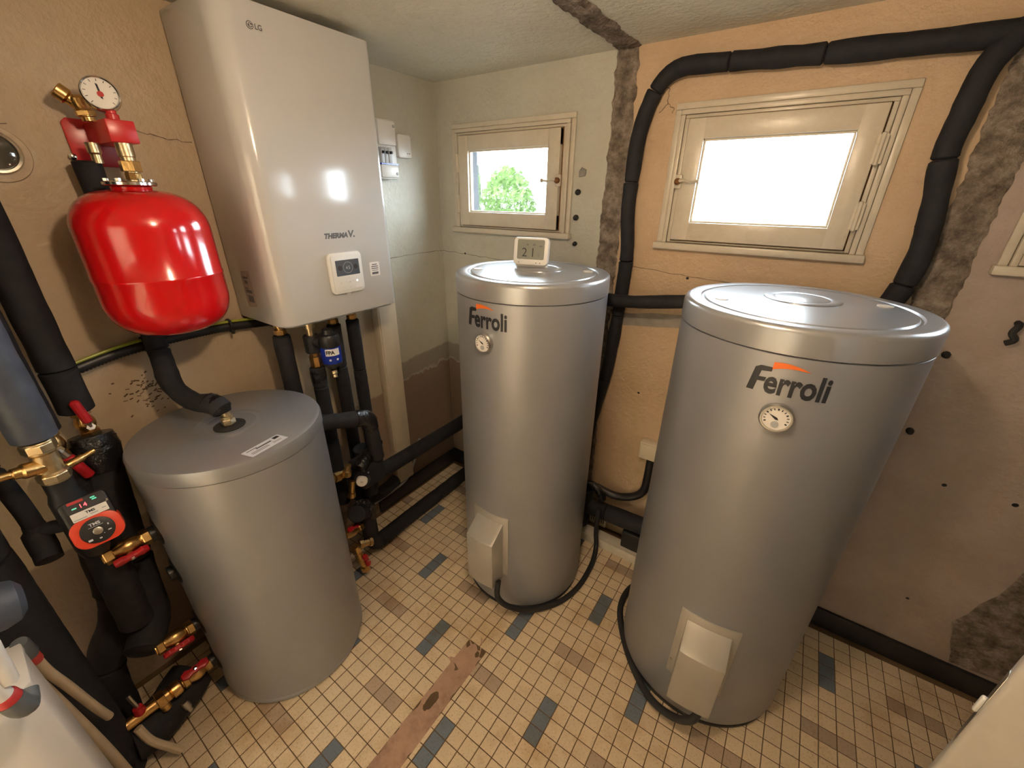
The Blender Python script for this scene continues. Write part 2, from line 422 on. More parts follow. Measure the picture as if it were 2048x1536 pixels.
# ------------------------------------------------------------------ room shell
RX, RY, H = 3.0, -2.75, 2.076
def grid_solid(name, xs, zs, hole, y0, y1, mat_, flip=None):
    mb = MB(); nx = len(xs)-1; nz = len(zs)-1
    solid = lambda i, k: 0 <= i < nx and 0 <= k < nz and not hole((xs[i]+xs[i+1])/2, (zs[k]+zs[k+1])/2)
    P = lambda x, y, z: (x, y, z); side = 1 if isinstance(mat_, list) else 0
    for i in range(nx):
        for k in range(nz):
            if not solid(i, k): continue
            a, b, c, d = xs[i], xs[i+1], zs[k], zs[k+1]
            mb.add([P(a,y0,c), P(b,y0,c), P(b,y0,d), P(a,y0,d)], [(0,1,2,3)])
            mb.add([P(a,y1,c), P(b,y1,c), P(b,y1,d), P(a,y1,d)], [(3,2,1,0)])
            if not solid(i-1, k): mb.add([P(a,y0,c), P(a,y1,c), P(a,y1,d), P(a,y0,d)], [(3,2,1,0)], side)
            if not solid(i+1, k): mb.add([P(b,y0,c), P(b,y1,c), P(b,y1,d), P(b,y0,d)], [(0,1,2,3)], side)
            if not solid(i, k-1): mb.add([P(a,y0,c), P(a,y1,c), P(b,y1,c), P(b,y0,c)], [(0,1,2,3)], side)
            if not solid(i, k+1): mb.add([P(a,y0,d), P(a,y1,d), P(b,y1,d), P(b,y0,d)], [(3,2,1,0)], side)
    return mb.build(name, mat_, weld=True, smooth=False)
OPEN = [(a+0.055, b-0.048, c+0.012, d-0.042) for a, b, c, d in WINS]
xs = sorted({-0.2, RX+0.2} | {v for o in OPEN for v in o[:2]}); zs = sorted({-0.1, H+0.1} | {v for o in OPEN for v in o[2:]})
wall_back = grid_solid('wall_back', xs, zs, lambda x, z: any(o[0] < x < o[1] and o[2] < z < o[3] for o in OPEN), 0.0, 0.12, ['paint_back', 'reveal_dark'])
struct(wall_back, 'plastered window wall, grey cream, peach and bare pink in turn')
wall_left = struct(MB().box((-0.2, RY-0.2, -0.1), (0, 0, H+0.1)).build('wall_left', 'paint_left', smooth=False), 'tan plaster wall behind the white wall unit')
wall_right = struct(MB().box((RX, RY-0.2, -0.1), (RX+0.2, 0, H+0.1)).build('wall_right', 'paint_plain', smooth=False), 'tan plaster wall on the right out of view')
wall_front = grid_solid('wall_front', [0, 0.55, 1.75, RX], [-0.1, 0.0, 1.98, H+0.1], lambda x, z: 0.55 < x < 1.75 and 0 < z < 1.98, RY-0.2, RY, 'paint_plain')
struct(wall_front, 'tan plaster wall with an open doorway behind the viewer')
# the lit hall beyond the doorway behind the viewer
HY = -5.0
for nm, a, b_, mm in (('wall_hall_left', (-0.2, HY-0.2, -0.1), (0, RY-0.2, H+0.4), 'paint_ceiling'), ('wall_hall_right', (RX, HY-0.2, -0.1), (RX+0.2, RY-0.2, H+0.4), 'paint_ceiling'), ('wall_hall_end', (0, HY-0.2, -0.1), (RX, HY, H+0.4), 'paint_ceiling'), ('ceiling_hall', (0, HY, H+0.1), (RX, RY-0.2, H+0.2), 'paint_ceiling'), ('floor_hall', (0, HY, -0.1), (RX, RY, -0.002), 'tile_cream')):
    struct(MB().box(a, b_).build(nm, mm, smooth=False), 'plain plastered surface of the hall behind the viewer')
ceiling = struct(MB().box((0, RY, H), (RX, 0, H+0.1)).build('ceiling', 'paint_ceiling', smooth=False), 'low cream plaster ceiling with a bare mortar strip')

# bare masonry strips left by a removed partition (walls and ceiling)
def rough_strip(name, parent, fn, w, L, nu=9, nv=190, edge=0.013, amp=0.006):
    mb = MB(); vs = []; fs = []
    for j in range(nv+1):
        e0 = random.uniform(-edge, edge*0.5); e1 = random.uniform(-edge*0.5, edge)
        if j: e0 = e0*0.45+le0*0.55; e1 = e1*0.45+le1*0.55
        le0, le1 = e0, e1
        for i in range(nu+1):
            u = e0 + (w+e1-e0)*i/nu
            h = 0.001 if i in (0, nu) else 0.003+random.uniform(0, amp)
            vs.append(fn(u, L*j/nv, h))
    for j in range(nv):
        for i in range(nu):
            fs.append((j*(nu+1)+i, j*(nu+1)+i+1, (j+1)*(nu+1)+i+1, (j+1)*(nu+1)+i))
    # thin skirt so that the strip closes on the wall
    mb.add(vs, fs); return mb.build(name, 'masonry', parent, smooth=True, ang=2)
rough_strip('bare_masonry_strip', wall_back, lambda u, v, h: (0.888+u, -h, v), 0.077, H)
rough_strip('bare_masonry_strip', wall_back, lambda u, v, h: (1.892+u, -h, v), 0.088, H, amp=0.010)
rough_strip('bare_masonry_strip', ceiling, lambda u, v, h: (0.888+u, -v, H-h), 0.077, 2.6)
rough_strip('bare_masonry_strip', ceiling, lambda u, v, h: (1.892+u, -v, H-h), 0.085, 2.6)

# cement patches, cracks, plugs of the walls
def blob(name, parent, m_, fn, poly, h=0.002, jit=0.25):
    k = len(poly); cx = sum(p[0] for p in poly)/k; cy = sum(p[1] for p in poly)/k
    out = []
    for i in range(k):
        a = poly[i]; b_ = poly[(i+1) % k]
        for t in (0, 0.25, 0.5, 0.75):
            x = a[0]+(b_[0]-a[0])*t; y = a[1]+(b_[1]-a[1])*t; L = math.hypot(b_[0]-a[0], b_[1]-a[1])
            j = random.uniform(-1, 1)*jit*min(0.03, L*0.12); d = math.hypot(x-cx, y-cy) or 1
            out.append((x+(x-cx)/d*j, y+(y-cy)/d*j))
    vs = [fn(*p, 0.0005) for p in out]+[fn(cx+(p[0]-cx)*0.97, cy+(p[1]-cy)*0.97, h) for p in out]; n = len(out)
    return MB().add(vs, [(i, (i+1) % n, n+(i+1) % n, n+i) for i in range(n)]+[tuple(range(n, 2*n))]).build(name, m_, parent, smooth=False)
back_fn = lambda u, v, h=0.0: (u, -h, v)
left_fn = lambda u, v, h=0.0: (h, u, v)
blob('cement_patch', wall_back, 'cement', back_fn, [(0.98, 1.108), (1.30, 1.145), (1.30, 1.195), (0.98, 1.16)])
blob('cement_patch', wall_back, 'masonry', back_fn, [(2.39, 0.10), (2.9, 0.10), (2.9, 0.85), (2.44, 0.78), (2.40, 0.5), (2.34, 0.27)])
blob('repair_patch', wall_back, 'hole_patch', back_fn, [(0.772, 1.680), (0.800, 1.684), (0.803, 1.706), (0.782, 1.716), (0.770, 1.700)], 0.004)
def crack(parent, fn, pts, w=0.0022):
    out = []
    for a, b_ in zip(pts, pts[1:]):
        for k in range(8):
            t = k/8; out.append((a[0]+(b_[0]-a[0])*t+random.uniform(-1, 1)*0.0025, a[1]+(b_[1]-a[1])*t+random.uniform(-1, 1)*0.0025))
    out.append(pts[-1]); vs = []; fs = []
    for i, (x, y) in enumerate(out):
        a = out[max(0, i-1)]; b_ = out[min(len(out)-1, i+1)]; dx, dy = b_[0]-a[0], b_[1]-a[1]; L = math.hypot(dx, dy) or 1
        ww = w*random.uniform(0.25, 0.6)
        vs += [fn(x-dy/L*ww, y+dx/L*ww, 0.0012), fn(x+dy/L*ww, y-dx/L*ww, 0.0012)]
    fs = [(2*i, 2*i+1, 2*i+3, 2*i+2) for i in range(len(out)-1)]
    MB().add(vs, fs).build('crack', 'crack', parent, smooth=False)
crack(wall_left, left_fn, [(-0.50, 1.332), (-0.33, 1.337), (-0.06, 1.343), (-0.002, 1.341)])
crack(wall_left, left_fn, [(-1.25, 1.765), (-1.18, 1.757), (-1.12, 1.745), (-1.05, 1.742)])
crack(wall_left, left_fn, [(-1.50, 1.742), (-1.42, 1.745)])
crack(wall_back, back_fn, [(0.002, 1.341), (0.15, 1.335), (0.36, 1.325), (0.6, 1.318)])
crack(wall_back, back_fn, [(1.04, 1.95), (1.085, 1.945), (1.085, 1.90), (1.06, 1.875)])
crack(wall_back, back_fn, [(1.085, 1.90), (1.11, 1.885), (1.105, 1.87)])
crack(wall_back, back_fn, [(1.0, 1.36), (1.2, 1.345), (1.45, 1.33), (1.7, 1.335)])
for x, z, s in ((0.774, 1.626, 0.011), (0.773, 1.530, 0.011), (0.777, 1.427, 0.009), (1.254, 1.334, 0.005), (1.842, 1.544, 0.010), (2.013, 1.197, 0.010), (2.015, 0.936, 0.010), (0.155, 1.337, 0.005), (2.149, 0.778, 0.006), (2.212, 0.296, 0.005), (2.307, 0.776, 0.007), (1.14, 0.82, 0.005)):
    d = -0.02 if s > 0.0085 else -0.003
    MB().lathe([(s*0.5, 0.003), (s, 0.0), (s*1.1, d*0.3), (s*0.8, d*0.8), (s*0.3, d)], (x, 0, z), (0, 1, 0.15), 9).build('wall_plug', 'plug', wall_back)
hk = tag(MB().tube(spline([(2.118, 0.004, 1.31), (2.120, -0.012, 1.305), (2.112, -0.020, 1.285), (2.122, -0.022, 1.268), (2.110, -0.015, 1.255)], 5), 0.008, 8).build('wall_hook', 'plug'), 'twisted black hook in the bare pink wall beside the third window', 'hook')
# dirt sprayed on the plaster above the buffer tank
mb = MB()
for _ in range(70):
    u = random.gauss(-1.36, 0.035); v = random.gauss(1.03, 0.032); L = random.uniform(0.002, 0.007); w = random.uniform(0.001, 0.0022); a = random.uniform(-0.5, 0.9)
    c, s_ = math.cos(a), math.sin(a)
    mb.add([left_fn(u+c*p*L-s_*q*w, v+s_*p*L+c*q*w, 0.0012) for p, q in ((-1, -1), (1, -1), (1, 1), (-1, 1))], [(0, 1, 2, 3)])
dm = mb.build('dirt_specks', 'dirt', wall_left, smooth=False); dm['kind'] = 'stuff'

# skirting boards
bb = struct(MB().box((0.0, -0.62, 0), (0.018, -0.018, 0.095)).build('baseboard_left', 'black_base', bevel=0.003), 'black skirting below the white trunking')
bb2 = struct(MB().box((0.0, -0.018, 0), (0.93, 0, 0.095)).build('baseboard_back', 'black_base', bevel=0.003), 'black skirting behind the middle water heater')
bb3 = struct(MB().box((1.90, -0.016, 0), (RX, 0, 0.09)).build('baseboard_right', 'black_base', bevel=0.003), 'black skirting right of the big water heater')

# ------------------------------------------------------------------ tiled floor
S = 0.05
floor = struct(MB().box((0, RY, -0.10), (RX, 0, -0.0016)).build('floor', 'grout', smooth=False), 'floor of small cream tiles with blue and brown bars')
def tile_mesh(mname):
    a, c, t = 0.0236, 0.0226, 0.0011
    vs = [(-a,-a,-0.006),(a,-a,-0.006),(a,a,-0.006),(-a,a,-0.006),(-a,-a,-t),(a,-a,-t),(a,a,-t),(-a,a,-t),(-c,-c,0),(c,-c,0),(c,c,0),(-c,c,0)]
    fs = [(0,1,5,4),(1,2,6,5),(2,3,7,6),(3,0,4,7),(4,5,9,8),(5,6,10,9),(6,7,11,10),(7,4,8,11),(8,9,10,11)]
    me = bpy.data.meshes.new('tile'); me.from_pydata(vs, [], fs); me.materials.append(MATS[mname]); return me, vs, fs
TM = {k: tile_mesh('tile_'+k) for k in ('cream', 'blue', 'brown')}
TANKS = [(0.835, -0.436, 0.263, 1.375), (1.619, -0.404, 0.273, 1.370), (0.306, -1.27, 0.244, 0.978)]
def kind_at(i, j):
    ii = i-1 if i > 20 else i
    if ii % 5 == 0:
        if (j-ii) % 10 in (0, 1, 2): return 'blue'
    for d in range(3):
        i0 = ii-d
        if (i0+1) % 5 == 0 and (j+4-(i0+1)) % 10 == 0: return 'brown'
    return 'cream'
def project(p):
    d = Vector(p)-CAM; z = d.dot(CF)
    if z < 0.05: return None
    return (1024+814.366*d.dot(CR)/z, 768+814.366*d.dot(CD)/z, z)
def hidden(p):
    p = Vector(p)
    for cx, cy, r, h in TANKS:
        for k in range(1, 40):
            q = CAM.lerp(p, k/40)
            if q.z < h and math.hypot(q.x-cx, q.y-cy) < r: return True
    return False
cells = []
for i in range(-15, 46):
    for j in range(-35, 21):
        x = (i+15.0)*S; y = (j-20.24)*S
        if x < 0.02 or x > RX-0.02 or y < RY+0.02 or y > -0.02: continue
        cut = 0.868 < x < 0.958 and y < -0.87
        if cut and x < 0.92: continue
        p = project((x, y, 0)); area = 0
        if p and -10 < p[0] < 2058 and -10 < p[1] < 1546 and not hidden((x, y, 0)):
            n = CAM-Vector((x, y, 0)); area = n.z/n.length/n.length_squared
        cells.append((area*(0.27 if cut else 1), i, j, x, y, cut))
cells.sort(reverse=True)
rest = {k: ([], []) for k in TM}
for n, (area, i, j, x, y, cut) in enumerate(cells):
    if cut: x += 0.0165
    k = kind_at(i, j); rot = random.uniform(-0.008, 0.008); dz = random.uniform(-0.0004, 0.0004)
    if n < 300 and area > 0:
        o = bpy.data.objects.new('tile', TM[k][0]); COL.objects.link(o); o.parent = floor
        o.location = (x, y, dz); o.rotation_euler = (0, 0, rot)
        if cut: o.scale = (0.28, 1, 1)
    else:
        vs, fs = rest[k]; b0 = len(vs)
        vs += [(x+a*(0.28 if cut else 1), y+b_, c+dz) for a, b_, c in TM[k][1]]; fs += [tuple(q+b0 for q in f) for f in TM[k][2]]
for k, (vs, fs) in rest.items():
    me = bpy.data.meshes.new('tile_field'); me.from_pydata(vs, [], fs); me.materials.append(MATS['tile_'+k])
    o = link('tile_field', me, floor); o['kind'] = 'stuff'
# mortar strip where the partition stood
vs = []; fs = []; nv = 110; nu = 8; Y0, Y1 = -0.855, -2.6
for j in range(nv+1):
    t = j/nv; y = Y0+(Y1-Y0)*t
    a = 0.873+random.uniform(-0.008, 0.006); b_ = 0.960+random.uniform(-0.006, 0.005)
    if -0.99 < y < -0.955: a -= 0.030
    if j < 2: a += 0.012; b_ -= 0.012
    for i in range(nu+1):
        x = a+(b_-a)*i/nu; pit = math.exp(-((x-0.905)/0.014)**2-((y+1.13)/0.035)**2)*0.006 + math.exp(-((x-0.905)/0.008)**2-((y+1.0)/0.012)**2)*0.005
        if y > -0.92: pit += random.uniform(0, 0.005)
        vs.append((x+random.uniform(-0.002, 0.002), y, (-0.0014 if i in (0, nu) else 0.0004+random.uniform(-0.0006, 0.0008)-pit)))
for j in range(nv):
    for i in range(nu): fs.append((j*(nu+1)+i, (j+1)*(nu+1)+i, (j+1)*(nu+1)+i+1, j*(nu+1)+i+1))
MB().add(vs, fs).build('mortar_strip', 'mortar', floor, ang=2)

# ------------------------------------------------------------------ windows
def window(idx, W, hinge):
    a, b_, c, d = W; w = struct(thing('window_%d' % idx, '', 'window', ((a+b_)/2, 0, c)))
    w['label'] = {1: 'small painted basement window with a green hedge behind rippled glass', 2: 'small painted basement window blown out white above the big tank', 3: 'basement window cut off at the right edge of the picture'}[idx]
    del w['category']
    P = 'window_paint'; A = 0.036
    # architrave: flat outer board and a raised inner bead on three sides
    for w_, y0, nm in ((0.0, -0.009, 'architrave'), (0.021, -0.016, 'architrave_bead')):
        e = 0.020 if nm == 'architrave' else A-0.021
        x0, x1, z1 = a+w_, b_-w_, d-w_
        MB().box((x0, y0, z1-e), (x1, 0.0, z1)).build(nm, P, w, bevel=0.003)
        MB().box((x0, y0, c), (x0+e, 0.0, z1-e)).build(nm, P, w, bevel=0.003)
        MB().box((x1-e, y0, c), (x1, 0.0, z1-e)).build(nm, P, w, bevel=0.003)
    MB().box((a-0.008, -0.026, c-0.022), (b_+0.006, 0.0, c+0.002)).build('window_sill', P, w, bevel=0.004)
    # fixed inner frame
    x0, x1, z0, z1 = a+A+0.001, b_-A-0.001, c+0.004, d-A-0.001
    for q in (((x0, -0.011, z1-0.010), (x1, 0.03, z1)), ((x0, -0.011, z0), (x0+0.012, 0.03, z1-0.010)), ((x1-0.012, -0.011, z0), (x1, 0.03, z1-0.010)), ((x0+0.012, -0.011, z0), (x1-0.012, 0.03, z0+0.006))):
        MB().box(*q).build('frame_bar', P, w, bevel=0.002)
    # sash
    sx0, sx1, sz0, sz1 = x0+0.0165, x1-0.0165, z0+0.0095, z1-0.0135; R = 0.060
    for q in (((x0+0.012, -0.009, z1-0.0135), (x1-0.012, 0.004, z1-0.010)), ((x0+0.012, -0.009, z0+0.006), (x1-0.012, 0.004, z0+0.0095)), ((x0+0.012, -0.009, z0), (x0+0.0165, 0.004, z1-0.01)), ((x1-0.0165, -0.009, z0), (x1-0.012, 0.004, z1-0.01))):
        MB().box(*q).build('rust_seam', 'rust', w, smooth=False)
    sash = MB().box((sx0, -0.030, sz1-R), (sx1, 0.008, sz1)).build('sash_rail', P, w, bevel=0.003)
    MB().box((sx0, -0.030, sz0), (sx1, 0.008, sz0+R)).build('sash_rail', P, w, bevel=0.003)
    MB().box((sx0, -0.031, sz0), (sx0+R-0.004, 0.008, sz1)).build('sash_stile', P, w, bevel=0.003)
    MB().box((sx1-R+0.004, -0.031, sz0), (sx1, 0.008, sz1)).build('sash_stile', P, w, bevel=0.003)
    gx0, gx1, gz0, gz1 = sx0+R-0.004, sx1-R+0.004, sz0+R, sz1-R
    # putty bead round the pane
    for q in (((gx0, -0.018, gz1-0.006), (gx1, -0.006, gz1)), ((gx0, -0.018, gz0), (gx1, -0.006, gz0+0.006)), ((gx0, -0.018, gz0+0.006), (gx0+0.006, -0.006, gz1-0.006)), ((gx1-0.006, -0.018, gz0+0.006), (gx1, -0.006, gz1-0.006))):
        MB().box(*q).build('putty_bead', 'pvc_cream', w, bevel=0.002)
    MB().box((gx0-0.002, -0.008, gz0-0.002), (gx1+0.002, -0.004, gz1+0.002)).build('pane', 'pane_glass', w, smooth=False)
    # latch on the side away from the hinges
    lx = sx1+0.002 if hinge < 0 else sx0-0.002; s = -1 if hinge < 0 else 1; zc = (sz0+sz1)/2+0.002
    l = MB().box((lx-0.012, -0.040, zc-0.022), (lx+0.012, -0.028, zc+0.022)).build('latch', 'window_paint', w, bevel=0.004)
    MB().tube(spline([(lx, -0.046, zc), (lx+s*0.02, -0.052, zc+0.004), (lx+s*0.045, -0.050, zc-0.002), (lx+s*0.066, -0.052, zc+0.001)], 4), [0.006]*4+[0.0045]*9, 8).lathe([(0.0, -0.004), (0.008, -0.003), (0.008, 0.004), (0.0, 0.006)], (lx+s*0.068, -0.052, zc), (s, 0, 0), 10).build('latch_lever', 'window_paint', l)
    MB().lathe([(0.011, 0), (0.011, 0.012), (0.006, 0.016)], (lx, -0.038, zc), (0, -1, 0), 12).build('latch_boss', 'rust', l)
    hx = sx0-0.006 if hinge < 0 else sx1+0.006
    for z in (sz0+0.065+0.03, sz1-0.065-0.045):
        h = MB().lathe([(0.0, -0.042), (0.0055, -0.039), (0.0055, 0.039), (0.0, 0.042)], (hx, -0.034, z), (0, 0, 1), 10)
        h.box((hx-0.012, -0.0325, z-0.036), (hx+0.012, -0.030, z+0.036)); h.build('hinge', 'window_paint', w)
    return w
window(1, WINS[0], -1); window(2, WINS[1], 1); window(3, WINS[2], 1)

# garden outside the first window
g = MB().box((-4, 0.13, 1.20), (5, 8, 1.28)).build('garden_ground', 'gravel', smooth=False); g['kind'] = 'structure'; g['label'] = 'pale gravel ground outside the windows'
mb = MB()
for _ in range(7500):
    while True:
        u, v, w_ = (random.uniform(-1, 1) for _ in range(3))
        if 0.35 < u*u+v*v+w_*w_ < 1: break
    c = Vector((-1.02+u*0.42, 2.0+v*0.32, 1.47+w_*0.46))
    if c.z < 1.285: c.z = 1.285+random.uniform(0, 0.1)
    n = Vector((random.gauss(0, 1), random.gauss(-0.4, 1), random.gauss(0.5, 1))).normalized(); t = n.orthogonal().normalized(); bn = n.cross(t); L = random.uniform(0.018, 0.035)
    mb.add([c-t*L, c+bn*L*0.5, c+t*L, c-bn*L*0.5], [(0, 1, 2, 3)])
hd = tag(mb.build('garden_hedge', 'leaf', smooth=False), 'leafy green hedge seen through the first small window', 'hedge')
# ------------------------------------------------------------------ brass fittings
def ball_valve(parent_label, A, B, r, handle, hdir, m_='brass', cat='valve', group=None, ends='black_plastic', hm='handle_red', lever=None, name='ball_valve'):
    """body from A to B with hexagon ends; butterfly or lever handle towards hdir"""
    A = Vector(A); B = Vector(B); d = (B-A); L = d.length; u = d/L
    t = thing(name, parent_label, cat, A.lerp(B, 0.5), group)
    MB().lathe([(r*0.72, 0.0), (r*0.72, L*0.06), (r*0.95, L*0.08), (r*0.95, L*0.22), (r*0.78, L*0.25), (r*1.0, L*0.34), (r*1.12, L*0.46), (r*1.12, L*0.56), (r*0.95, L*0.67), (r*0.78, L*0.75), (r*0.78, L*0.77), (r*0.72, L)], A, u, 22).build('body', m_, t)
    for f0, f1 in ((0.02, 0.20), (0.78, 0.97)):
        MB().lathe([(r*1.08, L*f0), (r*1.18, L*(f0+0.02)), (r*1.18, L*(f1-0.02)), (r*1.08, L*f1)], A, u, sides=6).build('hex_nut', m_, t, smooth=False)
    h = Vector(hdir); h = (h-u*h.dot(u)).normalized(); c = A.lerp(B, 0.52)
    st = MB().lathe([(r*0.42, r*0.8), (r*0.42, r*1.45), (r*0.30, r*1.5), (r*0.30, r*1.75)], c, h, 12).build('stem', m_, t)
    if handle == 'butterfly':
        fn = lambda a, b_, w: c+u*a+h.cross(u)*b_+h*w
        k = r*1.9; wing = [(-k, -r*0.40), (-k*0.62, -r*0.75), (-k*0.25, -r*0.45), (0, -r*0.6), (k*0.25, -r*0.45), (k*0.62, -r*0.75), (k, -r*0.40), (k, r*0.40), (k*0.62, r*0.75), (k*0.25, r*0.45), (0, r*0.6), (-k*0.25, r*0.45), (-k*0.62, r*0.75), (-k, r*0.40)]
        hb = MB().prism(wing, r*1.25, r*1.95, fn).build('handle', hm, t, bevel=r*0.12)
        MB().lathe([(r*0.3, r*1.9), (r*0.3, r*2.15), (r*0.12, r*2.2)], c, h, sides=6).build('screw', 'chrome', hb, smooth=False)
    else:
        ld = Vector(lever)
        p0 = c+h*r*1.6; p1 = p0+ld*0.25+h*r*0.7; p2 = p0+ld+h*r*0.7
        hb = MB().tube([p0, p0+ld*0.12+h*r*0.1, p1], r*0.35, 8).build('lever', 'steel', t)
        MB().tube([p1-ld*0.03, p1, p2-ld*0.06, p2], [r*0.45, r*0.55, r*0.55, r*0.3], 10).build('grip', hm, hb)
        MB().lathe([(r*0.5, 0), (r*0.5, r*0.3)], p0, h, sides=6).build('nut', 'chrome', hb, smooth=False)
    return t

# ------------------------------------------------------------------ water heaters
def heater(tk, label, ang, logo_w, gauge_z, logo_z, box, lid_ang):
    cx, cy, r, h = tk; t = thing('water_heater', label, 'water heater', (cx, cy, 0), 'silver grey water heaters')
    seam = h-0.062
    MB().lathe([(r-0.012, 0.018), (r-0.003, 0.022), (r, 0.03), (r, seam-0.002), (r-0.003, seam)], (cx, cy, 0), seg=96).build('jacket', 'tank_grey', t)
    MB().lathe([(r-0.03, 0.0), (r-0.005, 0.0), (r-0.004, 0.012), (r-0.012, 0.019)], (cx, cy, 0), seg=64).build('base_ring', 'black_plastic', t)
    lid = MB().lathe([(r-0.004, seam), (r+0.002, seam+0.003), (r+0.002, h-0.013), (r, h-0.006), (r-0.005, h-0.0015), (r-0.012, h), (r-0.034, h), (r-0.038, h-0.001), (r-0.041, h-0.005), (r-0.046, h-0.005), (r-0.049, h-0.001), (r-0.054, h), (0.0001, h)], (cx, cy, 0), seg=96).build('lid', 'tank_lid', t)
    ca, sa = math.cos(lid_ang), math.sin(lid_ang)
    MB().lathe([(0.088, h-0.001), (0.087, h+0.002), (0.083, h+0.004), (0.066, h+0.004), (0.062, h+0.0025), (0.058, h+0.004), (0.0001, h+0.005)], (cx-0.0, cy+0.05, 0), seg=48).build('lid_cap', 'tank_lid', lid)
    for s in (-1, 1):
        MB().lathe([(0.0165, h-0.001), (0.0165, h+0.002), (0.0001, h+0.003)], (cx+ca*0.19*s, cy+sa*0.19*s, 0), seg=24).build('lid_plug', 'cover_top', lid)
    # maker's name in black with the orange swoosh
    f = cyl_fn(cx, cy, r, ang, logo_z); g_ = lambda u, v, w=0.0: f(u, v, 0.0012+w)
    text_on('lettering', 'erroli', 'ink', t, lambda x, y: g_(x+0.0170*logo_w, y-0.002), 0.076, bold=0.0022, width=0.108*logo_w)
    # tall hooked F
    k = logo_w; F = [(-0.066, -0.004), (-0.053, -0.004), (-0.050, 0.020), (-0.037, 0.021), (-0.036, 0.031), (-0.049, 0.030), (-0.047, 0.044), (-0.030, 0.046), (-0.029, 0.056), (-0.050, 0.056), (-0.059, 0.050)]
    mb = MB(); vs = [g_(u*k, v) for u, v in F]; mb.add(vs, [(0, 1, 2, 5, 10), (2, 3, 4, 5), (5, 6, 9, 10), (6, 7, 8, 9)]); mb.build('lettering', 'ink', t, smooth=False)
    n = 14; vs = []; 
    for i in range(n+1):
        q = i/n; u = (-0.030+0.062*q)*k; top = 0.056+0.014*math.sin(PI*(0.33+0.62*q)); th = 0.016*(1-q)**0.9+0.0006
        vs += [g_(u, top), g_(u, top-th)]
    MB().add(vs, [(2*i, 2*i+1, 2*i+3, 2*i+2) for i in range(n)]).build('orange_swoosh', 'orange_ink', t, smooth=False)
    # dial thermometer
    n_ = Vector((math.cos(ang+0.0), math.sin(ang+0.0), 0)); ux = Vector((-n_.y, n_.x, 0)); o = Vector((cx, cy, gauge_z))+n_*(r-0.002)
    gq = MB().lathe([(0.033, 0), (0.034, 0.012), (0.031, 0.017), (0.028, 0.017), (0.027, 0.013)], o, n_, 40, caps=False).build('gauge_bezel', 'steel', t)
    MB().lathe([(0.028, 0.009), (0.028, 0.0135), (0.0001, 0.0137)], o, n_, 40, caps=False).build('gauge_face', 'dial_white', t)
    pf = plane_fn(o+n_*0.0145, ux, (0, 0, 1))
    mb = MB()
    for i in range(13):
        a = math.radians(205-230*i/12); w = 0.0010 if i % 3 else 0.0016
        mb.add([pf(math.cos(a)*q0-math.sin(a)*w*s, math.sin(a)*q0+math.cos(a)*w*s) for q0, s in ((0.020, -1), (0.0245, -1), (0.0245, 1), (0.020, 1))], [(0, 1, 2, 3)])
    mb.build('gauge_scale', 'ink', gq, smooth=False)
    a = math.radians(150); MB().add([pf(math.cos(a)*0.019, math.sin(a)*0.019), pf(-math.sin(a)*0.003, math.cos(a)*0.003), pf(-math.cos(a)*0.006, -math.sin(a)*0.006), pf(math.sin(a)*0.003, -math.cos(a)*0.003)], [(0, 1, 2, 3)]).build('needle', 'ink', gq, smooth=False)
    MB().prism(circ(0.0075, 20, 0, -0.014), 0, 0.0012, pf).build('gauge_badge', 'grey_plastic', gq)
    # electric element cover on a curved back plate
    ba, z0, z1 = box
    fb = cyl_fn(cx, cy, r, ba, 0)
    def curved(u0, u1, zz0, zz1, w0, w1, nu=8):
        mb = MB(); 
        for i in range(nu):
            ua, ub = u0+(u1-u0)*i/nu, u0+(u1-u0)*(i+1)/nu
            mb.add([fb(ua, zz0, w0), fb(ub, zz0, w0), fb(ub, zz1, w0), fb(ua, zz1, w0), fb(ua, zz0, w1), fb(ub, zz0, w1), fb(ub, zz1, w1), fb(ua, zz1, w1)], [(0, 1, 2, 3), (4, 5, 6, 7), (0, 1, 5, 4), (3, 2, 6, 7)]+([(0, 3, 7, 4)] if i == 0 else [])+([(1, 2, 6, 5)] if i == nu-1 else []))
        return mb
    cv = thing  # (unused name kept local)
    plate = curved(-0.082, 0.082, z0+0.002, z1, -0.001, 0.004).build('cover_plate', 'cover_grey', t, weld=True, bevel=0.001)
    # slanted box: top face slopes outward
    W2 = 0.062; dep = 0.075; prof = [(0.004, z1-0.030), (dep, z1-0.085), (dep, z0-0.012), (0.004, z0-0.012)]
    def bx(w_, z, u): return fb(0, z, 0)+Vector((-math.sin(ba), math.cos(ba), 0))*u+Vector((math.cos(ba), math.sin(ba), 0))*(w_-(r-math.sqrt(max(0, r*r-u*u)))*0.8)
    nu = 8; mb = MB(); vs = []
    for i in range(nu+1):
        u = -W2+2*W2*i/nu
        vs += [bx(w_, z, u) for w_, z in prof]
    fs = []; mi = []
    for i in range(nu):
        for k_ in range(3):
            fs.append((4*i+k_, 4*i+k_+1, 4*i+4+k_+1, 4*i+4+k_))
    mb.add(vs, fs+[(0, 1, 2, 3), (4*nu+3, 4*nu+2, 4*nu+1, 4*nu)])
    cvr = mb.build('element_cover', 'cover_grey', t, bevel=0.0015)
    for s in (-1, 1):
        p = fb(s*0.074, z0+0.06, 0.003)
        MB().lathe([(0.005, 0), (0.004, 0.002), (0.0001, 0.0025)], p, (math.cos(ba), math.sin(ba), 0), 12).build('screw', 'steel', cvr)
    return t
heater(TANKS[0], 'silver grey water heater in the middle with a display on its lid', math.radians(-91.6), 1.13, 1.183, 1.233, (math.radians(-89.5), 0.195, 0.492), math.radians(30))
heater(TANKS[1], 'silver grey water heater nearest on the right beneath the white window', math.radians(-87.2), 1.10, 1.168, 1.222, (math.radians(-86.3), 0.180, 0.480), math.radians(25))
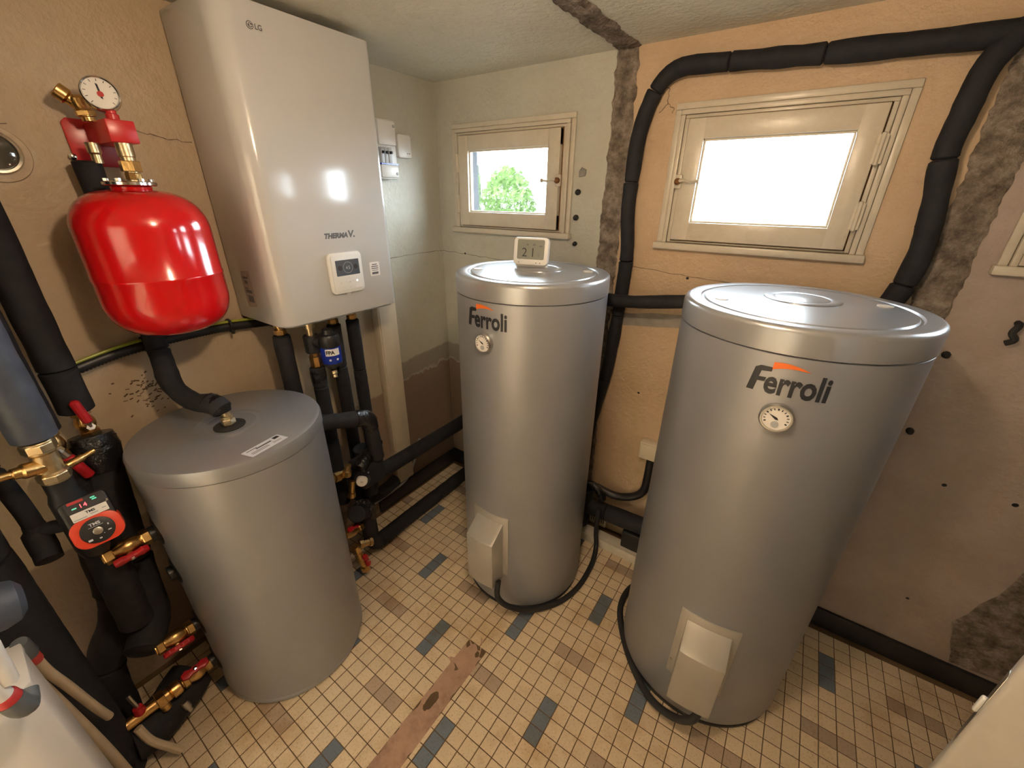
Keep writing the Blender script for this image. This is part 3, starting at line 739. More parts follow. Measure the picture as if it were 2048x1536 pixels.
def cable(name, label, pts, r, m_='rubber', n=10):
    return tag(MB().tube(spline(pts, n), r, 12).build(name, m_), label, 'cable')
cable('power_cable', 'thick black cable curling round the foot of the middle water heater', [(0.905, -0.735, 0.20), (0.915, -0.752, 0.13), (0.955, -0.722, 0.07), (1.02, -0.655, 0.03), (1.09, -0.55, 0.014), (1.125, -0.43, 0.012), (1.125, -0.30, 0.012), (1.112, -0.22, 0.016), (1.098, -0.178, 0.045), (1.086, -0.166, 0.10), (1.082, -0.160, 0.19), (1.080, -0.150, 0.235)], 0.0115)
cable('power_cable', 'thick black cable curling round the foot of the right water heater', [(1.672, -0.715, 0.19), (1.668, -0.735, 0.12), (1.62, -0.730, 0.06), (1.54, -0.700, 0.025), (1.455, -0.630, 0.013), (1.375, -0.53, 0.013), (1.320, -0.42, 0.013), (1.318, -0.31, 0.013), (1.36, -0.22, 0.015)], 0.0125)

# little thermostat display on the lid of the middle heater
fd = (CAM-Vector((0.80, -0.40, CAM.z))); fd.z = 0; fd.normalize()
fd = (fd*0.55+Vector((0.05, -0.8, 0))).normalized()
tx = Vector((-fd.y, fd.x, 0)); to = Vector((0.803, -0.395, 1.379))
th = thing('thermostat_display', 'white room thermostat with grey screen standing on the middle heater', 'thermostat', to)
up = (Vector((0, 0, 1))-fd*0.16).normalized(); fdn = tx.cross(up)
MB().prism(rrect(0.118, 0.016, 0.006), 0, 0.008, lambda u, v, w: to+tx*u+fd*(v-0.006)+Vector((0, 0, w))).build('stand', 'white_plastic', th)
pf = plane_fn(to+Vector((0, 0, 0.052)), tx, up)
MB().prism(rrect(0.126, 0.092, 0.014), -0.012, 0.010, pf).build('housing', 'white_plastic', th, bevel=0.003)
MB().prism(rrect(0.098, 0.066, 0.005), 0.010, 0.0112, lambda u, v, w: pf(u, v+0.006, w)).build('screen', 'lcd', th)
text_on('digit', '2', 'ink', th, lambda x, y: pf(x-0.022, y-0.018, 0.0118), 0.042)
text_on('digit', '1', 'ink', th, lambda x, y: pf(x+0.008, y-0.018, 0.0118), 0.042)
text_on('digit', '0', 'ink_grey', th, lambda x, y: pf(x+0.030, y-0.016, 0.0118), 0.016)
for u, v, w in ((-0.012, 0.022, 0.008), (0.012, 0.022, 0.010), (0.036, 0.018, 0.012)):
    MB().prism(rrect(w, 0.005, 0.001, 2), 0.0112, 0.0117, lambda a, b_, c_: pf(a+u, b_+v, c_)).build('screen_icon', 'ink_grey', th)
for u in (-0.042, 0.022, 0.036):
    MB().prism(circ(0.0018, 10), 0.010, 0.0108, lambda a, b_, c_: pf(a+u, b_-0.038, c_)).build('button_dot', 'ink_grey', th)

# ------------------------------------------------------------------ buffer tank
cx, cy, r, h = TANKS[2]
bt = thing('buffer_tank', 'low dark silver buffer tank with flat lid beneath the red vessel', 'buffer tank', (cx, cy, 0))
MB().lathe([(r-0.006, 0.002), (r, 0.012), (r+0.001, 0.026), (r-0.001, 0.030), (r, 0.034), (r, h-0.045)], (cx, cy, 0), seg=96).build('jacket', 'tank_grey', bt)
lid = MB().lathe([(r-0.002, h-0.045), (r+0.0025, h-0.042), (r+0.003, h-0.012), (r-0.001, h-0.003), (r-0.008, h), (0.095, h), (0.090, h+0.0015), (0.085, h), (0.072, h), (0.067, h+0.002), (0.062, h+0.0005), (0.0001, h+0.0005)], (cx, cy, 0), seg=96).build('lid', 'buffer_lid', bt)
MB().lathe([(0.041, h), (0.041, h+0.003), (0.030, h+0.006), (0.016, h+0.006)], (0.318, -1.277, 0), seg=32).build('lid_grommet', 'rubber', lid)
lf = plane_fn((0.510, -1.27, h+0.0004), Vector((-0.02, 0.104, 0)), Vector((-0.04, -0.012, 0)))
lb = MB().prism(rrect(0.108, 0.042, 0.003, 2), 0, 0.0008, lf).build('sticker', 'label_silver', lid)
for u, v, w, hh, mm in ((0.0, 0.006, 0.045, 0.006, 'ink_grey'), (0.040, 0.010, 0.016, 0.012, 'ink'), (-0.03, 0.012, 0.03, 0.003, 'ink_grey'), (-0.02, -0.004, 0.05, 0.002, 'ink_grey'), (-0.02, -0.010, 0.05, 0.002, 'ink_grey'), (0.03, -0.008, 0.025, 0.008, 'grey_plastic')):
    MB().prism(rrect(w, hh, 0.0005, 1), 0.0008, 0.0011, lambda a, b_, c_: lf(a+u, b_+v, c_)).build('sticker_print', mm, lb)
for z in (0.735, 0.58, 0.352, 0.168):   # ports on the near side
    MB().lathe([(0.045, -0.006), (0.045, 0.004), (0.036, 0.008), (0.022, 0.008), (0.022, 0.022)], (0.285, -1.508, z), (-0.02, -1, 0), 28).build('port', 'black_plastic', bt)
for z in (0.86, 0.60, 0.30):            # ports on the far side
    MB().lathe([(0.045, -0.008), (0.045, 0.004), (0.034, 0.008)], (0.306, -1.028, z), (0, 1, 0), 24).build('port', 'black_plastic', bt)
# brass nipple on the lid and the insulated pipe that comes down from the vessel
nz = thing('pipe_coupling', 'yellow brass elbow standing in the lid of the low tank', 'coupling', (0.318, -1.277, h))
MB().lathe([(0.013, 0.004), (0.013, 0.022), (0.016, 0.024), (0.016, 0.034), (0.012, 0.036), (0.012, 0.062)], (0.318, -1.277, h), (0, 0, 1), 18).build('stem', 'brass_pale', nz)
MB().lathe([(0.018, 0.008), (0.019, 0.010), (0.019, 0.024), (0.018, 0.026)], (0.318, -1.277, h), (0, 0, 1), sides=6).build('hex_nut', 'brass_pale', nz, smooth=False)
vp = thing('insulated_pipe', 'black foam covered pipe winding from the red vessel to the low tank', 'pipe', (0.06, -1.31, 1.2))
sleeves(vp, spline([(0.055, -1.318, 1.675), (0.052, -1.318, 1.45), (0.055, -1.315, 1.25), (0.075, -1.318, 1.155), (0.135, -1.330, 1.080), (0.215, -1.315, 1.044), (0.285, -1.290, 1.046), (0.314, -1.279, 1.028)], 8), 0.0275, (0.62,), lump=0.12)
MB().tube([(0.27, -1.295, 1.049), (0.295, -1.286, 1.044), (0.312, -1.280, 1.034), (0.317, -1.278, 1.022)], [0.029, 0.029, 0.026, 0.018], 14).build('tape_wrap', 'tape', vp)

# ------------------------------------------------------------------ red expansion vessel with its bracket
VX, VY = 0.172, -1.278
ev = thing('expansion_vessel', 'glossy red expansion vessel hung on the tan wall', 'expansion vessel', (VX, VY, 1.25))
zc = 1.428; R_ = 0.141; a1, a2 = 0.182, 0.182
prof = [(0.0001, zc-a1)]
for i in range(1, 15):
    a = -PI/2+PI/2*i/14; prof.append((R_*max(0, math.cos(a))**0.60, zc-0.085+(a1-0.085)*math.sin(a)))
prof += [(R_, zc-0.030), (R_*1.009, zc-0.027), (R_*1.009, zc-0.022), (R_*0.998, zc-0.020)]
for i in range(0, 14):
    a = PI/2*i/14; prof.append((R_*0.999*max(0, math.cos(a))**0.60, zc+0.085+(a2-0.085)*math.sin(a)))
prof.append((0.0001, zc+a2))
MB().lathe(prof, (VX, VY, 0), seg=72).build('shell', 'vessel_red', ev, ang=1.2)
MB().lathe([(0.040, zc+a2-0.006), (0.042, zc+a2+0.006), (0.036, zc+a2+0.010)], (VX, VY, 0), seg=32).build('neck', 'vessel_red', ev)
fl = MB().lathe([(0.052, zc+a2+0.008), (0.054, zc+a2+0.010), (0.054, zc+a2+0.016), (0.050, zc+a2+0.018)], (VX, VY, 0), seg=36).build('flange', 'chrome', ev)
for i in range(6):
    a = 2*PI*i/6+0.3; MB().lathe([(0.006, 0), (0.006, 0.006)], (VX+0.043*math.cos(a), VY+0.043*math.sin(a), zc+a2+0.018), (0, 0, 1), sides=6).build('flange_bolt', 'chrome', fl, smooth=False)
br = thing('safety_group', 'red wall bracket with pressure gauge and brass valve above the vessel', 'safety valve', (0, -1.31, 1.67))
pp = [(-1.328, 1.676), (-1.314, 1.664), (-1.225, 1.664), (-1.212, 1.676), (-1.212, 1.760), (-1.222, 1.770), (-1.318, 1.770), (-1.328, 1.760)]
MB().prism(pp, 0.002, 0.008, lambda u, v, w: (w, u, v)).build('wall_plate', 'bracket_red', br, bevel=0.002)
MB().box((0.008, -1.288, 1.712), (0.180, -1.232, 1.760)).build('manifold', 'bracket_red', br, bevel=0.003)
for y, z in ((-1.330, 1.684),):
    MB().lathe([(0.008, 0), (0.008, 0.004), (0.004, 0.006)], (0.008, y, z), (1, 0, 0), 12).build('wall_screw', 'chrome', br)
MB().lathe([(0.017, 0), (0.017, -0.03), (0.015, -0.032), (0.015, -0.085)], (VX-0.012, -1.262, 1.714), (0, 0, 1), 18).build('outlet', 'brass_pale', br)
MB().lathe([(0.021, -0.040), (0.022, -0.042), (0.022, -0.062), (0.021, -0.064)], (VX-0.012, -1.262, 1.714), (0, 0, 1), sides=6).build('hex_nut', 'brass', br, smooth=False)
MB().lathe([(0.016, -0.066), (0.017, -0.068), (0.017, -0.080), (0.016, -0.082)], (VX-0.012, -1.262, 1.714), (0, 0, 1), sides=8).build('hex_nut', 'brass', br, smooth=False)
MB().lathe([(0.014, 0), (0.014, -0.022), (0.011, -0.026), (0.011, -0.045)], (0.075, -1.300, 1.714), (0, 0, 1), 16).build('outlet', 'brass_pale', br)
gst = Vector((0.150, -1.262, 1.758))
MB().lathe([(0.013, 0.0), (0.013, 0.014), (0.010, 0.016), (0.010, 0.035)], gst, (0, 0, 1), 16).build('gauge_stem', 'bracket_red', br)
gc = Vector((0.150, -1.270, 1.811)); gn = Vector((0.93, -0.28, 0.16)).normalized()
gb = MB().lathe([(0.0001, -0.018), (0.033, -0.017), (0.035, -0.012), (0.035, 0.008), (0.033, 0.010), (0.031, 0.008)], gc, gn, 40, caps=False).build('gauge_case', 'chrome', br)
MB().lathe([(0.032, 0.004), (0.032, 0.0065), (0.0001, 0.0066)], gc, gn, 40, caps=False).build('gauge_face', 'dial_white', br)
Mq = frame_to(gn); pf = lambda u, v, w=0.0: gc+Mq @ Vector((u, v, 0.0072+w))
mb = MB()
for i in range(11):
    a = math.radians(225-270*i/10); mb.add([pf(math.cos(a)*q0-math.sin(a)*0.0007*s, math.sin(a)*q0+math.cos(a)*0.0007*s) for q0, s in ((0.024, -1), (0.029, -1), (0.029, 1), (0.024, 1))], [(0, 1, 2, 3)])
mb.build('gauge_scale', 'ink_grey', gb, smooth=False)
MB().add([pf(-0.004, 0.020), pf(-0.0015, -0.010), pf(0.0025, -0.012), pf(0.0, 0.018)], [(0, 1, 2, 3)]).build('needle', 'ink', gb, smooth=False)
MB().prism(circ(0.006, 16, 0, -0.002), 0, 0.001, pf).build('gauge_mark', 'red_clip', gb)
sv0 = Vector((0.080, -1.290, 1.760))
MB().lathe([(0.013, 0), (0.013, 0.008), (0.018, 0.010), (0.018, 0.022), (0.016, 0.024), (0.019, 0.030), (0.019, 0.046), (0.012, 0.052)], sv0, (0, -0.15, 1), 20).build('safety_valve_body', 'brass', br)
MB().lathe([(0.020, 0.011), (0.021, 0.012), (0.021, 0.020), (0.020, 0.021)], sv0, (0, -0.15, 1), sides=6).build('hex_nut', 'brass', br, smooth=False)
MB().lathe([(0.013, 0.0), (0.014, 0.022), (0.018, 0.026), (0.018, 0.044), (0.015, 0.046), (0.013, 0.040)], sv0+Vector((-0.002, -0.006, 0.030)), (-0.1, -0.72, 0.62), 18).build('safety_valve_outlet', 'brass', br)

# round chrome fitting in the plaster at the left edge
rp = thing('wall_spotlight', 'round chrome rimmed fitting on the tan wall at the left edge', 'wall fitting', (0, -1.458, 1.685))
MB().lathe([(0.062, 0.0005), (0.060, 0.004), (0.046, 0.005)], (0, -1.462, 1.682), (1, 0, 0), 40).build('plaster_ring', 'paint_plain', rp)
MB().lathe([(0.046, 0.004), (0.047, 0.010), (0.044, 0.014), (0.039, 0.013), (0.036, 0.007)], (0, -1.462, 1.685), (1, 0, 0), 40, caps=False).build('chrome_rim', 'chrome', rp)
MB().lathe([(0.038, 0.006), (0.036, 0.009), (0.020, 0.013), (0.0001, 0.014)], (0, -1.462, 1.685), (1, 0, 0), 40, caps=False).build('lens', 'glass_dark', rp)

# ------------------------------------------------------------------ white wall unit
UX0, UX1, UY0, UY1, UZ0, UZ1 = 0.004, 0.284, -1.045, -0.578, 1.210, 2.050
un = thing('heat_pump_unit', 'tall glossy white wall unit with a small control panel', 'heating unit', (0.0, (UY0+UY1)/2, UZ0))
def uout(ins=0.0):
    out = [(UX0, UY0+ins), (UX1-0.055, UY0+ins)]
    for i in range(1, 10):
        a = -PI/2+PI/2*i/9; out.append((UX1-0.055+(0.055-ins)*math.cos(a), UY0+0.055+(0.055-ins)*math.sin(a)))
    for i in range(0, 9):
        a = PI/2*i/8; out.append((UX1-0.022+(0.022-ins)*math.cos(a), UY1-0.022+(0.022-ins)*math.sin(a)))
    out += [(UX0, UY1-ins)]
    return out
MB().prism(uout(), UZ0, UZ1).build('casing', 'unit_white', un, bevel=0.004, ang=0.5)
MB().box((0.0, UY0+0.02, UZ0+0.1), (0.006, UY1-0.02, UZ1-0.02)).build('wall_bracket', 'steel', un)
MB().prism([(x*0.96+0.004, UY0+(y-UY0)*0.96+0.009) for x, y in uout(0.004)], UZ0-0.006, UZ0+0.002).build('bottom_tray', 'grey_plastic', un)
ff = plane_fn((UX1, 0, 0), (0, 1, 0), (0, 0, 1))
def on_front(y, z): return lambda u, v, w=0.0: ff(y+u, z+v, w+0.0006)
q = on_front(-0.957, 1.996)
lg = MB().prism(circ(0.0088, 32), 0, 0.0008, q).build('emblem', 'ink_grey', un)
em = MB()
for i in range(14):   # open ring of the emblem
    a0 = math.radians(40+300*i/14); a1_ = math.radians(40+300*(i+1)/14)
    em.add([q(0.0070*math.cos(a0), 0.0070*math.sin(a0), 0.001), q(0.0070*math.cos(a1_), 0.0070*math.sin(a1_), 0.001), q(0.0059*math.cos(a1_), 0.0059*math.sin(a1_), 0.001), q(0.0059*math.cos(a0), 0.0059*math.sin(a0), 0.001)], [(0, 1, 2, 3)])
for x0, x1, y0, y1 in ((-0.0007, 0.0007, -0.0033, 0.004), (-0.0007, 0.0027, -0.0033, -0.0022), (0.0015, 0.0068, -0.0007, 0.0005), (-0.004, -0.0023, 0.002, 0.0036)):
    em.add([q(x0, y0, 0.001), q(x1, y0, 0.001), q(x1, y1, 0.001), q(x0, y1, 0.001)], [(0, 1, 2, 3)])
em.build('emblem_mark', 'label_white', lg, smooth=False)
text_on('lettering', 'LG', 'ink_grey', un, lambda x, y: on_front(-0.9355, 1.9905)(x, y, 0.0), 0.0165, bold=0.0004, width=0.0185)
text_on('lettering', 'THERMA', 'ink_grey', un, lambda x, y: on_front(-0.806, 1.472)(x, y, 0.0), 0.0215, bold=0.0013, width=0.088, shear=0.25)
text_on('lettering', 'V.', 'ink_grey', un, lambda x, y: on_front(-0.747, 1.472)(x, y, 0.0), 0.030, bold=0.0013, width=0.026, shear=0.15)
pc = (-0.794, 1.357)
pn = MB().prism(rrect(0.132, 0.138, 0.016), 0, 0.011, on_front(*pc)).build('control_frame', 'white_plastic', un, bevel=0.003)
MB().prism(rrect(0.114, 0.118, 0.008), 0.011, 0.014, on_front(*pc)).build('control_face', 'white_plastic', pn, bevel=0.001)
MB().prism(rrect(0.092, 0.052, 0.002), 0.014, 0.0146, on_front(pc[0]+0.004, pc[1]+0.018)).build('control_screen', 'lcd_blue', pn)
for u in (-0.031, 0.031):
    MB().prism(circ(0.0085, 20), 0.0146, 0.0150, on_front(pc[0]+0.004+u, pc[1]+0.018)).build('screen_button', 'lcd_ring', pn)
rg = MB(); qq = on_front(pc[0]+0.004, pc[1]+0.018)
for i in range(28):
    a0, a1_ = 2*PI*i/28, 2*PI*(i+0.6)/28
    rg.add([qq(0.019*math.cos(a0), 0.019*math.sin(a0), 0.015), qq(0.019*math.cos(a1_), 0.019*math.sin(a1_), 0.015), qq(0.0175*math.cos(a1_), 0.0175*math.sin(a1_), 0.015), qq(0.0175*math.cos(a0), 0.0175*math.sin(a0), 0.015)], [(0, 1, 2, 3)])
rg.build('screen_ring', 'grey_plastic', pn, smooth=False)
for dx, ch in ((-0.005, '4'), (0.005, '5')): text_on('digit', ch, 'grey_plastic', pn, lambda x, y: qq(x+dx, y-0.006, 0.0151), 0.016)
for u, v, s in ((-0.030, -0.034, 'O'), (-0.010, -0.032, '<'), (0.004, -0.034, 'OK'), (0.018, -0.032, '>'), (0.004, -0.020, '^'), (0.004, -0.052, 'v')):
    text_on('key_mark', s, 'grey_plastic', pn, lambda x, y: on_front(pc[0]+u, pc[1]+v)(x, y, 0.0145), 0.008)
MB().prism(circ(0.003, 12), 0.014, 0.0148, on_front(pc[0]+0.034, pc[1]-0.030)).build('status_light', 'led_white', pn)
MB().prism(rrect(0.030, 0.012, 0.001, 1), 0.014, 0.0144, on_front(pc[0]+0.040, pc[1]-0.048)).build('small_label', 'label_white', pn)
MB().prism(rrect(0.016, 0.007, 0.001, 1), 0.0, 0.004, on_front(pc[0], pc[1]-0.072)).build('clip', 'white_plastic', pn)
sk = MB().prism(rrect(0.044, 0.050, 0.004, 3), 0, 0.0006, on_front(-0.668, 1.354)).build('sticker', 'label_white', un)
for v, w, hh in ((0.016, 0.022, 0.003), (0.009, 0.030, 0.003), (0.002, 0.030, 0.003), (-0.005, 0.028, 0.002), (-0.015, 0.028, 0.008)):
    MB().prism(rrect(w, hh, 0.0003, 1), 0.0006, 0.0009, lambda a, b_, c_: on_front(-0.668, 1.354)(a, b_+v, c_)).build('sticker_print', 'ink_grey', sk)
sf = lambda u, v, w=0.0: (u, UY0-0.0006-w, v)
sd = MB().prism([(0.085, 1.255), (0.145, 1.262), (0.145, 1.378), (0.085, 1.372)], 0, 0.0006, sf).build('side_label', 'label_grey', un)
for x, z, w, hh in ((0.095, 1.352, 0.03, 0.006), (0.100, 1.335, 0.02, 0.010), (0.095, 1.305, 0.04, 0.010), (0.100, 1.275, 0.035, 0.022), (0.095, 1.318, 0.02, 0.004)):
    MB().box((x, UY0-0.0016, z), (x+w, UY0-0.0013, z+hh)).build('side_label_print', 'ink_grey', sd)

# wall boxes right of the unit
cu = thing('fuse_box', 'small white breaker box on the wall right of the white unit', 'fuse box', (0.0, -0.345, 1.67))
MB().box((0.0, -0.400, 1.668), (0.045, -0.300, 1.888)).build('enclosure', 'white_plastic', cu, bevel=0.004)
MB().box((0.045, -0.395, 1.795), (0.056, -0.305, 1.882)).build('blank_cover', 'white_plastic', cu, bevel=0.003)
MB().box((0.045, -0.395, 1.674), (0.056, -0.305, 1.722)).build('blank_cover', 'white_plastic', cu, bevel=0.003)
for y in (-0.386, -0.366, -0.346):
    bk = MB().box((0.045, y-0.009, 1.728), (0.060, y+0.009, 1.785)).build('breaker', 'grey_plastic', cu, bevel=0.002)
    MB().box((0.060, y-0.004, 1.762), (0.072, y+0.004, 1.772)).build('toggle', 'ink', bk, bevel=0.001)
MB().box((0.045, -0.395, 1.722), (0.058, -0.305, 1.728)).build('blue_strip', 'blue_can', cu)
for z in (1.865, 1.690):
    MB().lathe([(0.006, 0), (0.005, 0.003), (0.0001, 0.0035)], (0.056, -0.314, z), (1, 0, 0), 14).build('cover_screw', 'grey_plastic', cu)
wb = thing('receiver_box', 'flat white receiver box on the wall beside the breaker box', 'receiver', (0.0, -0.215, 1.75))
MB().prism(rrect(0.075, 0.090, 0.010), 0.0, 0.022, lambda u, v, w: (w, -0.228+u, 1.802+v)).build('housing', 'white_plastic', wb, bevel=0.003)
for u in (0.0, 0.012):
    MB().prism(rrect(0.007, 0.003, 0.0008, 2), 0.022, 0.0226, lambda a, b_, c_: (c_, -0.215+a+u, 1.775+b_)).build('status_mark', 'ink_grey', wb)

# white trunking below the unit
tk = thing('cable_trunking', 'tall cream cable trunking running down the wall below the unit', 'trunking', (0.0, -0.45, 0.13))
MB().box((0.0, -0.502, 0.135), (0.046, -0.392, 1.5)).build('duct', 'trunk_white', tk, bevel=0.006)
MB().box((0.044, -0.495, 0.14), (0.050, -0.400, 1.5)).build('duct_cover', 'trunk_white', tk, bevel=0.002)
tk2 = tag(MB().box((0.0, -0.735, 0.55), (0.022, -0.690, 1.28)).build('slim_trunking', 'grey_plastic', bevel=0.004), 'slim pale grey trunking behind the black pipes under the unit', 'trunking')

# cable loom on the left wall
lm = thing('cable_loom', 'black cable loom with a green and yellow wire across the wall', 'cable', (0.02, -1.25, 1.18))
pts = spline([(0.028, -1.50, 1.160), (0.022, -1.40, 1.178), (0.022, -1.28, 1.188), (0.022, -1.12, 1.188), (0.022, -0.98, 1.176), (0.03, -0.86, 1.165)], 14)
pr_, _t = resample(pts, 0.0045)
MB().tube(pr_, [0.0175 if i % 2 else 0.0150 for i in range(len(pr_))], 10).build('corrugated_conduit', 'black_plastic', lm, ang=2)
MB().tube([p+Vector((0.010, 0, 0.0185)) for p in pts], 0.0045, 8).build('earth_wire', 'green_wire', lm)
for i in (22, 44, 58):
    p = pts[i]; MB().lathe([(0.0225, -0.004), (0.0235, -0.003), (0.0235, 0.003), (0.0225, 0.004)], p+Vector((0.004, 0, 0.004)), (0, 1, 0), 14).box(tuple(p+Vector((0.018, -0.004, -0.022))), tuple(p+Vector((0.026, 0.004, -0.008)))).build('cable_tie', 'black_plastic', lm)

# ------------------------------------------------------------------ pipes under the unit
PX = 0.15
def drop_pipe(label, y, ztop, zbot, rr, joints, x=PX, lean=0.0):
    t = thing('insulated_pipe', label, 'pipe', (x, y, zbot), 'black foam pipes under the white unit')
    MB().lathe([(0.012, 0), (0.012, 0.03), (0.017, 0.032), (0.017, 0.05), (0.012, 0.052), (0.012, UZ0-ztop)], (x, y, ztop), (0, 0, 1), 16).build('brass_union', 'brass', t)
    MB().lathe([(0.019, 0.006), (0.020, 0.008), (0.020, 0.022), (0.019, 0.024)], (x, y, ztop), (0, 0, 1), sides=6).build('hex_nut', 'brass', t, smooth=False)
    sleeves(t, [(x, y, ztop+0.004), (x, y+lean*0.4, (ztop+zbot)/2), (x, y+lean, zbot)], rr, joints)
    return t
drop_pipe('first black pipe below the unit, above the low tank lid', -0.995, 1.150, 0.30, 0.029, (0.35,))
drop_pipe('third black pipe below the unit, just behind the blue filter', -0.785, 1.140, 0.10, 0.026, (0.18, 0.42), x=0.14)
drop_pipe('fourth black pipe below the unit, next to the cream trunking', -0.700, 1.140, 0.42, 0.0265, (0.30, 0.62), x=0.14)
ft = thing('magnetic_filter', 'black and blue magnetic filter with FPA label under the unit', 'filter', (0.22, -0.865, 1.0))
FX, FY = 0.225, -0.866
MB().lathe([(0.0001, 1.158), (0.018, 1.157), (0.020, 1.142), (0.034, 1.138), (0.038, 1.130), (0.038, 1.098), (0.035, 1.092)], (FX, FY, 0), seg=36).build('cap', 'black_plastic', ft)
can = MB().lathe([(0.035, 1.095), (0.0362, 1.092), (0.0362, 1.034), (0.033, 1.028)], (FX, FY, 0), seg=36).build('canister', 'blue_can', ft)
MB().lathe([(0.034, 1.030), (0.034, 1.022), (0.022, 1.010), (0.010, 1.006), (0.010, 0.992)], (FX, FY, 0), seg=36).build('drain_cup', 'black_plastic', ft)
fa = math.atan2(CAM.y-FY, CAM.x-FX)
cf = cyl_fn(FX, FY, 0.0366, fa+0.10, 1.078)
lab = MB()
for i in range(10):
    u0, u1 = -0.024+0.052*i/10, -0.024+0.052*(i+1)/10
    lab.add([cf(u0, -0.014), cf(u1, -0.014), cf(u1, 0.012), cf(u0, 0.012)], [(0, 1, 2, 3)])
lab = lab.build('label', 'label_white', ft)
text_on('lettering', 'FPA', 'ink', lab, lambda x, y: cf(x-0.006, y-0.008, 0.0006), 0.020, bold=0.0008, width=0.030)
for u in (-0.010, 0.016):
    MB().prism(circ(0.0042, 14), 0, 0.0006, lambda a, b_, c_: cf(a+u, b_-0.030, c_)).build('label_icon', 'label_silver', can)
MB().tube([(FX-0.03, FY-0.045, 1.118), (FX, FY-0.03, 1.115)], 0.022, 16).lathe([(0.026, 1.075), (0.028, 1.08), (0.028, 1.135), (0.024, 1.14)], (FX-0.035, FY-0.045, 0), seg=24).build('inlet_body', 'black_plastic', ft)
MB().lathe([(0.020, 1.018), (0.022, 1.022), (0.022, 1.058), (0.018, 1.062), (0.018, 1.075)], (FX-0.035, FY-0.045, 0), sides=8).build('union_nut', 'brass', ft)
MB().lathe([(0.014, 1.14), (0.014, 1.165), (0.019, 1.167), (0.019, 1.185), (0.014, 1.187), (0.014, 1.204)], (FX-0.035, FY-0.045, 0), seg=16).build('top_union', 'brass_pale', ft)
MB().lathe([(0.009, 0), (0.011, 0.004), (0.011, 0.014), (0.008, 0.018), (0.008, 0.028)], (FX, FY, 0.995), (0.4, -0.2, -1), sides=8).build('drain_cock', 'brass_pale', ft)
t = thing('insulated_pipe', 'second black pipe below the unit, hanging under the blue filter', 'pipe', (0.18, -0.91, 0.4), 'black foam pipes under the white unit')
sleeves(t, [(FX-0.035, FY-0.045, 1.016), (FX-0.040, FY-0.043, 0.7), (FX-0.045, FY-0.040, 0.36)], 0.0265, (0.13, 0.5))
MB().tube([(FX-0.035, FY-0.045, 1.012), (FX-0.036, FY-0.045, 0.99), (FX-0.037, FY-0.045, 0.955)], [0.026, 0.029, 0.0275], 14).build('tape_wrap', 'tape', t)

# pipe loop at the right of the buffer tank, with the mixing valve
t = thing('insulated_pipe', 'black taped elbow pipe leaving the right side of the low tank', 'pipe', (0.31, -0.95, 0.6))
sleeves(t, fillet([(0.300, -1.022, 0.858), (0.345, -0.832, 0.812), (0.325, -0.805, 0.60)], 0.035), 0.030, (0.42,), lump=0.09)
MB().tube(fillet([(0.335, -0.88, 0.824), (0.345, -0.832, 0.812), (0.338, -0.825, 0.765)], 0.03), 0.033, 14).build('tape_wrap', 'tape', t)
mv = thing('mixing_valve', 'black insulated mixing valve with a white dial beside the low tank', 'valve', (0.27, -0.86, 0.5))
MB().box((0.235, -0.895, 0.480), (0.335, -0.775, 0.600)).build('foam_shell', 'foam', mv, bevel=0.02, seg=3)
MB().tube(spline([(0.33, -0.90, 0.60), (0.31, -0.84, 0.625), (0.27, -0.76, 0.635)], 5), 0.028, 12).build('tape_wrap', 'tape', mv)
dd = Vector((0.75, -0.62, 0.2)).normalized(); dc = Vector((0.322, -0.890, 0.535))
dl = MB().lathe([(0.022, -0.01), (0.023, 0.012), (0.020, 0.018), (0.0001, 0.0185)], dc, dd, 28).build('dial', 'dial_white', mv)
MB().lathe([(0.033, -0.014), (0.033, -0.002), (0.026, 0.0)], dc, dd, 28).build('dial_seat', 'black_plastic', mv)
Mq = frame_to(dd); pf = lambda u, v, w=0.0: dc+Mq @ Vector((u, v, w))
text_on('dial_mark', '50', 'ink_grey', dl, lambda x, y: pf(x, y-0.004, 0.0190), 0.010)
text_on('scale_mark', '30 40', 'label_silver', mv, lambda x, y: pf(x+0.020, y+0.026, 0.001), 0.010)
MB().lathe([(0.014, 0.0), (0.014, 0.02), (0.020, 0.022), (0.020, 0.05), (0.016, 0.052), (0.016, 0.10)], (0.300, -1.012, 0.602), (-0.2, 1, -0.28), sides=8).build('brass_union', 'brass', mv)
MB().lathe([(0.016, 0.0), (0.018, 0.004), (0.018, 0.024), (0.012, 0.028), (0.012, 0.05)], (0.31, -0.945, 0.585), (0.1, 0.25, 1), sides=8).build('brass_tee', 'brass', mv)
MB().lathe([(0.012, 0.0), (0.012, 0.05), (0.016, 0.052), (0.016, 0.07)], (0.30, -0.92, 0.54), (0.1, -0.3, -1), 14).build('brass_stub', 'brass', mv)
t = thing('insulated_pipe', 'long grey black pipe running from the mixing valve to the far corner', 'pipe', (0.22, -0.4, 0.43), 'black foam pipes along the left wall')
sleeves(t, [(0.225, -0.775, 0.440), (0.205, -0.50, 0.420), (0.20, -0.25, 0.415), (0.20, -0.02, 0.415)], 0.036, (0.80,), lump=0.02)
MB().tube([(0.21, -0.80, 0.60), (0.205, -0.79, 0.52), (0.215, -0.785, 0.45), (0.22, -0.80, 0.36)], [0.034, 0.04, 0.042, 0.035], 14).build('elbow_sleeve', 'foam', t)
t = thing('insulated_pipe', 'black foam pipe lying on the tiles along the left wall', 'pipe', (0.205, -0.5, 0.04), 'black foam pipes along the left wall')
sleeves(t, fillet([(0.30, -0.93, 0.37), (0.235, -0.845, 0.30), (0.225, -0.83, 0.065), (0.205, -0.60, 0.048), (0.200, -0.02, 0.048)], 0.05), 0.036, (0.34, 0.7), lump=0.06)
